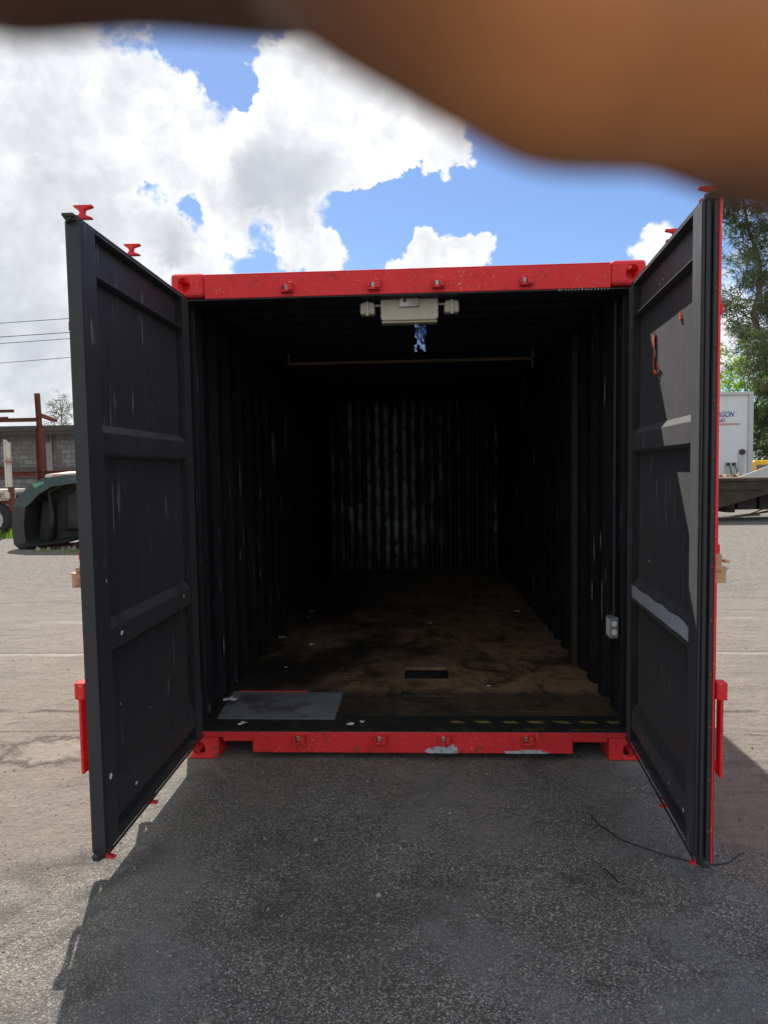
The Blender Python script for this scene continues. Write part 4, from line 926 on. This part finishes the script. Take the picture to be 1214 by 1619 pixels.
m = MB()
for x in (12.24, 12.46):
    m.tube([(x, 23.88, 1.55), (x, 23.97, 1.55)], .06, 10); m.tube([(x, 23.88, 1.55), (x+.05, 23.80, 1.30), (x+.12, 23.82, 1.0)], .02, 6)
m.build('air_coupling', M['rubber'], T)
wheel(T, 12.6, 33, .52, .52, .5); wheel(T, 12.6, 34.3, .52, .52, .5); wheel(T, 11.1, 33, .52, .52, .5)
m = MB(); m.box(11.0, 11.15, 26, 26.15, 0, 1.02); m.box(12.6, 12.75, 26, 26.15, 0, 1.02); m.build('landing_leg', M['dark_frame'], T)
def text(body, x, z, y, size, mt, parent, width):
    cu = bpy.data.curves.new('lettering', 'FONT'); cu.body = body; cu.size = size; cu.shear = .35; cu.extrude = .003; cu.offset = .003*size*4
    o = bpy.data.objects.new('lettering', cu); COL.objects.link(o); bpy.context.view_layer.update()
    me = bpy.data.meshes.new_from_object(o.evaluated_get(bpy.context.evaluated_depsgraph_get())); bpy.data.objects.remove(o)
    xs = [v.co.x for v in me.vertices]; sx = width/(max(xs)-min(xs)); x0 = min(xs)
    for v in me.vertices: v.co = Vector((x+(v.co.x-x0)*sx, y-v.co.z, z+v.co.y))
    me.materials.clear(); me.materials.append(mt); o = bpy.data.objects.new('lettering', me); COL.objects.link(o); o.parent = parent; o.matrix_parent_inverse = world_of(parent).inverted(); return o
text('AGON', 11.80, 3.40, 23.992, .30, M['text_blue'], T, .68)
text('NG', 11.82, 3.20, 23.992, .20, M['text_blue'], T, .32)
m = MB(); m.box(10.9, 12.68, 23.99, 23.999, 3.12, 3.145); m.box(10.9, 12.68, 23.99, 23.999, 3.08, 3.10); m.build('stripe', M['text_red'], T)
# flatbed in front
Fb = thing('flatbed_trailer', 'dark rusty flatbed trailer frame with an aluminium ramp sheet', 'flatbed', (10, 15, 0))
m = MB()
for y in (15.0, 17.2):
    Pp = [(6.2, 1.16), (15.5, 1.16), (15.5, .80), (9.4, .76), (7.9, .34), (7.2, .20), (6.2, .20)]
    m.prism([(a, y, b) for a, b in Pp], [(a, y+.06, b) for a, b in Pp])
    m.box(6.2, 15.5, y-.07, y-.001, 1.10, 1.165); m.box(6.5, 9.2, y-.05, y-.001, .86, .89)
m.build('side_beam', M['dark_frame'], Fb, bevel=.01)
m = MB()
for k in range(16): x = 6.3+k*.6; m.box(x, x+.08, 15.07, 17.19, .85, 1.1)
m.build('cross_member', M['dark_frame'], Fb)
m = MB()
for k in range(9): y = 14.95+k*.26; m.box(6.2, 15.5, y, y+.24, 1.168, 1.20)
m.build('deck', M['timber'], Fb, bevel=.005)
m = MB(); Pp = [(8.55, 1.205), (15.0, 1.205), (15.0, 1.9), (10.4, 1.75), (9.32, 1.49)]; m.prism([(a, 14.96, b) for a, b in Pp], [(a, 15.0, b) for a, b in Pp]); m.build('ramp_sheet', M['alu'], Fb)
wheel(Fb, 12.6, 15.15, .46, .46, .3); wheel(Fb, 13.8, 15.15, .46, .46, .3)
m = MB()
for k in range(9):
    x = 7.9+k*.30; m.box(x, x+rr.uniform(.2, .34), 15.5+k*.02, 16.9, .18+rr.uniform(0, .22), .84)
m.build('undercarriage', M['dark_frame'], Fb)
for k in range(5):
    x = 8.5+rr.uniform(-.2, 1.6); z = .02; a = MB(); L_ = rr.uniform(1.2, 2.2); y = 16.0+.35*k
    a.tube([(x, y, .05), (x+L_*.6, y+.3, .10+.07*k)], .03, 4); o = a.build('scrap_timber', M['timber']); tag(o, ['pale timber lowest under the flatbed', 'pale timber second from the front under the flatbed', 'middle timber of the pile under the flatbed', 'timber behind the middle one under the flatbed', 'rearmost raised timber under the flatbed'][k], 'timber', 'timbers under the flatbed')
for k, (x, s) in enumerate(((8.25, .05), (8.42, .07), (8.6, .06), (8.78, .09))):
    m = MB(); m.hexa([(x-s, 15.3, 1.201), (x+s, 15.25, 1.201), (x+s*.8, 15.5, 1.201), (x-s, 15.5, 1.201), (x-s*.6, 15.33, 1.201+s*1.3), (x+s*.5, 15.3, 1.201+s*.8), (x+s*.5, 15.45, 1.201+s), (x-s*.5, 15.45, 1.201+s*1.1)]); o = m.build('rubble_chunk', M['timber'] if k % 2 else M['rust']); tag(o, ['small rusty chunk leftmost on the flatbed deck', 'small tan chunk second from left on the flatbed deck', 'rusty chunk second from right on the flatbed deck', 'largest tan chunk on the flatbed deck beside the ramp sheet'][k], 'chunk', 'chunks on the flatbed deck')
# yellow truck
Y_ = thing('yellow_truck', 'yellow truck cab behind the white box trailer', 'truck', (16.2, 28, 0))
Pp = [(15.08, .45), (15.08, 1.55), (15.22, 1.70), (17.2, 1.72), (17.35, 1.6), (17.4, .45)]
m = MB(); m.prism([(a, 28, b) for a, b in Pp], [(a+(.05 if a > 16 else -.0), 29.9, b) for a, b in Pp]); m.build('cab', M['yellow'], Y_, bevel=.05, seg=3)
m = MB(); m.box(15.30, 17.15, 27.97, 27.995, 1.02, 1.50); m.build('windshield', M['glass'], Y_, bevel=.04)
m = MB(); m.box(15.2, 17.3, 26.9, 27.96, .45, .95); m.build('bonnet', M['yellow'], Y_, bevel=.08, seg=3)
m = MB(); m.box(15.5, 17.0, 26.86, 26.899, .5, .85); m.build('grille', M['dark_frame'], Y_)
for x in (15.4, 17.1): m = MB(); m.tube([(x, 26.87, .72), (x, 26.9, .72)], .1, 14); m.build('headlight', M['white'], Y_)
m = MB(); m.box(15.1, 17.4, 29.95, 33, .5, .8); m.build('bed', M['dark_frame'], Y_)
for x in (15.0, 17.45):
    for y in (27.4, 31.5):
        m = MB(); m.tube([(x-.12, y, .42), (x+.12, y, .42)], .42, 24); m.build('wheel', M['tyre'], Y_)

# ------------------------------------------------------------------ trees
def limb(mb, a, b, r0, r1, rnd, n=7, wob=.06):
    a, b = Vector(a), Vector(b); L_ = (b-a).length; pts = []
    for k in range(n):
        f = k/(n-1); pts.append(a.lerp(b, f)+Vector((rnd.uniform(-1, 1), rnd.uniform(-1, 1), rnd.uniform(-.4, .4)))*L_*wob*math.sin(math.pi*f))
    mb.tube(pts, [r0+(r1-r0)*k/(n-1) for k in range(n)], 7); return pts
def needle_spray(mb, p, d, n, ln, rnd, wd=.02):
    for k in range(n):
        q = Vector(p)+Vector((rnd.gauss(0, .16), rnd.gauss(0, .16), rnd.gauss(0, .12)))
        v = (Vector(d)*rnd.uniform(.4, 1)+Vector((rnd.uniform(-.7, .7), rnd.uniform(-.7, .7), rnd.uniform(-.55, .35)))).normalized()
        L_ = ln*rnd.uniform(.6, 1.3); s = v.cross(Vector((rnd.uniform(-1, 1), rnd.uniform(-1, 1), rnd.uniform(-1, 1)))).normalized()*wd
        m1 = q+v*L_*.5; e = m1+(v+Vector((0, 0, -1.6))).normalized()*L_*.6
        mb.quad(q-s, q+s, m1+s, m1-s); mb.tri(m1-s, m1+s, e)
def casuarina(base, top, label, seed, nb=60, spread=2.6, low=.25, dens=9, group=None, bend=0):
    rnd = random.Random(seed); T = thing('casuarina_tree', label, 'tree', base, group=group)
    base, top = Vector(base), Vector(top); H = (top-base).length
    tm = MB(); tr = limb(tm, base, top, H*.016, .02, rnd, 14, .025)
    cm = MB()
    for k in range(nb):
        f = low+(1-low)*(k+rnd.random())/nb; idx = f*(len(tr)-1); i = min(int(idx), len(tr)-2); p = tr[i].lerp(tr[i+1], idx-i)
        az = rnd.uniform(0, 6.28); L_ = spread*(1.05-f)**.6*rnd.uniform(.5, 1.15)
        d = Vector((math.cos(az), math.sin(az), rnd.uniform(.15, .75))).normalized(); e = p+d*L_
        bp = limb(tm, p, e, .035*(1.2-f)+.008, .006, rnd, 7, .07)
        for j in range(2, 7):
            bd = (bp[j]-bp[j-1]).normalized()
            for s in range(2):
                sd = (bd+Vector((rnd.uniform(-1, 1), rnd.uniform(-1, 1), rnd.uniform(-.4, .5)))).normalized(); sp = bp[j]+sd*rnd.uniform(.1, .55)
                needle_spray(cm, sp, sd, dens, .48, rnd, .018)
    tm.build('trunk', M['trunk'], T, smooth=True); cm.build('crown', M['needle'], T, recalc=False); return T
casuarina((19.6, 32.5, 0), (15.6, 32, 17.2), 'tall wispy casuarina tree leaning left beside the right door', 5, nb=130, spread=3.7, low=.28, dens=12, group='casuarina trees on the right')
casuarina((21.0, 36, 0), (21.5, 36.5, 12.2), 'dense dark casuarina behind the yellow truck', 6, nb=130, spread=3.6, low=.10, dens=20, group='casuarina trees on the right')
casuarina((22.2, 34, 0), (22.8, 34.0, 13), 'full casuarina at the far right edge behind the flatbed', 8, nb=120, spread=3.6, low=.10, dens=16, group='casuarina trees on the right')
def broadleaf(base, h_, r, label, seed, mt, clumps=60, leaves=130, name='broadleaf_tree', ls=.10):
    rnd = random.Random(seed); T = thing(name, label, 'tree', base); base = Vector(base)
    tm = MB(); limb(tm, base, base+Vector((.2, 0, h_*.5)), .2, .12, rnd); cm = MB()
    for k in range(clumps):
        while True:
            v = Vector((rnd.uniform(-1, 1), rnd.uniform(-1, 1), rnd.uniform(-1, 1)))
            if .35 < v.length < 1: break
        c = base+Vector((v.x*r, v.y*r, h_*.58+v.z*h_*.42))
        if k % 3 == 0: limb(tm, base+Vector((.2, 0, h_*.45)), c, .05, .012, rnd)
        cr = rnd.uniform(.35, .75)*r*.33
        for j in range(leaves):
            u = Vector((rnd.gauss(0, 1), rnd.gauss(0, 1), rnd.gauss(0, .8))); u = u.normalized()*rnd.random()**.4*cr; q = c+u
            a = Vector((rnd.uniform(-1, 1), rnd.uniform(-1, 1), rnd.uniform(-.6, .6))).normalized(); b = a.cross(Vector((rnd.uniform(-1, 1), rnd.uniform(-1, 1), rnd.uniform(-1, 1)))).normalized()
            s = ls*rnd.uniform(.6, 1.3); cm.quad(q, q+a*s*.5+b*s*.3, q+a*s, q+a*s*.5-b*s*.3)
    tm.build('trunk', M['trunk'], T, smooth=True); cm.build('crown', mt, T, recalc=False); return T
broadleaf((20.2, 40, 0), 9.4, 3.2, 'bright yellow-green leafy tree above the white box trailer', 12, M['leaf'], 80, 170, ls=.16)
broadleaf((26.5, 42, 0), 8.4, 3.0, 'mid green leafy tree behind the yellow truck', 13, M['leaf_dark'], 70, 150, ls=.16)
casuarina((-28.0, 50, 0), (-28.3, 50, 7.5), 'small sparse conifer top showing above the block building', 31, nb=15, spread=1.6, low=.5, dens=5)

# far belt of trees closing the yard
fb_ = MB(); rf = random.Random(77)
for k in range(420):
    x = rf.uniform(-75, 85); y = rf.uniform(66, 76); r = rf.uniform(1.0, 2.2); z = rf.uniform(.6, 4.2)*(.75+.25*math.sin(x*.23))
    for j in range(70):
        u = Vector((rf.gauss(0, 1), rf.gauss(0, 1), rf.gauss(0, .8))).normalized()*r*rf.random()**.35; q = Vector((x, y, max(.1, z+u.z)))+Vector((u.x, u.y, 0))
        a_ = Vector((rf.uniform(-1, 1), rf.uniform(-1, 1), rf.uniform(-.6, .6))).normalized(); b_ = a_.cross(Vector((rf.uniform(-1, 1), rf.uniform(-1, 1), rf.uniform(-1, 1)))).normalized()
        s_l = .38*rf.uniform(.6, 1.3); fb_.quad(q, q+a_*s_l*.5+b_*s_l*.35, q+a_*s_l, q+a_*s_l*.5-b_*s_l*.35)
tag(fb_.build('far_wood', M['leaf_dark'], recalc=False), 'low belt of green trees closing the far side of the yard', kind='stuff')

# ------------------------------------------------------------------ the photographer's hand over the lens
def cl(px, py, z):   # a point z cm in front of the lens
    return Vector(((px-607)*z/1078.68, (809.5-py)*z/1078.68, z))
hand = MB()
def ball(mb, c, r, n=14):
    i0 = len(mb.v); c = Vector(c); rings = n//2
    mb.v.append(tuple(c+Vector((0, 0, r))))
    for a in range(1, rings):
        for b in range(n):
            t, p_ = math.pi*a/rings, 2*math.pi*b/n; mb.v.append(tuple(c+Vector((math.sin(t)*math.cos(p_), math.sin(t)*math.sin(p_), math.cos(t)))*r))
    mb.v.append(tuple(c-Vector((0, 0, r)))); e = len(mb.v)-1
    for b in range(n): mb.f.append((i0, i0+1+b, i0+1+(b+1) % n)); mb.mi.append(0); mb.f.append((e, e-n+(b+1) % n, e-n+b)); mb.mi.append(0)
    for a in range(rings-2):
        for b in range(n):
            q = i0+1+a*n; mb.f.append((q+b, q+n+b, q+n+(b+1) % n, q+(b+1) % n)); mb.mi.append(0)
def chain(pts):
    for k, (p, r) in enumerate(pts):
        ball(hand, p, r)
        if k:
            a, ra = pts[k-1]; hand.tube([a, p], [ra, r], 16)
V = Vector
wrist = V((14.5, 4.5, -2.5))
idx = [(cl(2300, 330, 3.6), .98), (cl(1245, 112, 5.0), .94), (cl(1080, 78, 4.7), .80), (cl(900, 62, 4.35), .80), (cl(700, -25, 3.9), .66), (cl(540, -95, 3.5), .55)]
midf = [(cl(2300, -150, 4.0), 1.0), (cl(1150, -330, 5.4), .93), (cl(800, -260, 5.1), .82), (cl(440, -150, 4.7), .82), (cl(200, -165, 4.2), .72), (cl(-30, -140, 3.8), .64)]
ring = [(cl(2250, -600, 4.2), .95), (cl(1000, -800, 5.8), .88), (cl(450, -640, 5.2), .78), (cl(50, -540, 4.4), .62)]
pinky = [(V((6.9, 6.6, 4.0)), .85), (V((2.6, 8.0, 5.6)), .74), (V((.6, 7.6, 5.0)), .66), (V((-.8, 7.0, 4.4)), .52)]
for c_ in (idx, midf, ring, pinky):
    chain(c_); chain([(c_[0][0], c_[0][1]), (c_[0][0].lerp(V((10, 4.3, 1.5)), .5), 1.25), (V((10.2, 4.3, 1.2)), 1.9)])
chain([(V((10.2, 4.3, 1.2)), 1.9), (V((12.5, 4.2, -.6)), 2.0), (wrist, 2.1), (V((19, 2, -8)), 2.8), (V((27, -4, -17)), 3.9)])
chain([(V((11.5, 2.6, -.5)), 1.7), (V((8.6, .4, -1.6)), 1.35), (V((6.0, -.8, -3.0)), 1.05), (V((3.6, -.9, -3.6)), .85)])
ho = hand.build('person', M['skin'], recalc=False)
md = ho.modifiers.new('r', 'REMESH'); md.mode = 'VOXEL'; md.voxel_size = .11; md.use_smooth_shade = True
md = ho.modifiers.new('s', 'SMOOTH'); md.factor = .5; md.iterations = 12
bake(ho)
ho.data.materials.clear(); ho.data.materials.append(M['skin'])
Mw = Matrix(((RT.x, UP.x, F.x, 0), (RT.y, UP.y, F.y, 0), (RT.z, UP.z, F.z, 0), (0, 0, 0, 1)))
for v in ho.data.vertices: v.co = Mw @ (v.co*.01)
ho.data.flip_normals() if Mw.determinant() < 0 else None
ho.data.polygons.foreach_set('use_smooth', [True]*len(ho.data.polygons))
ho.location = CAM_POS
tag(ho, "out-of-focus brown fingers of a person's hand hanging over the top of the view", 'person')
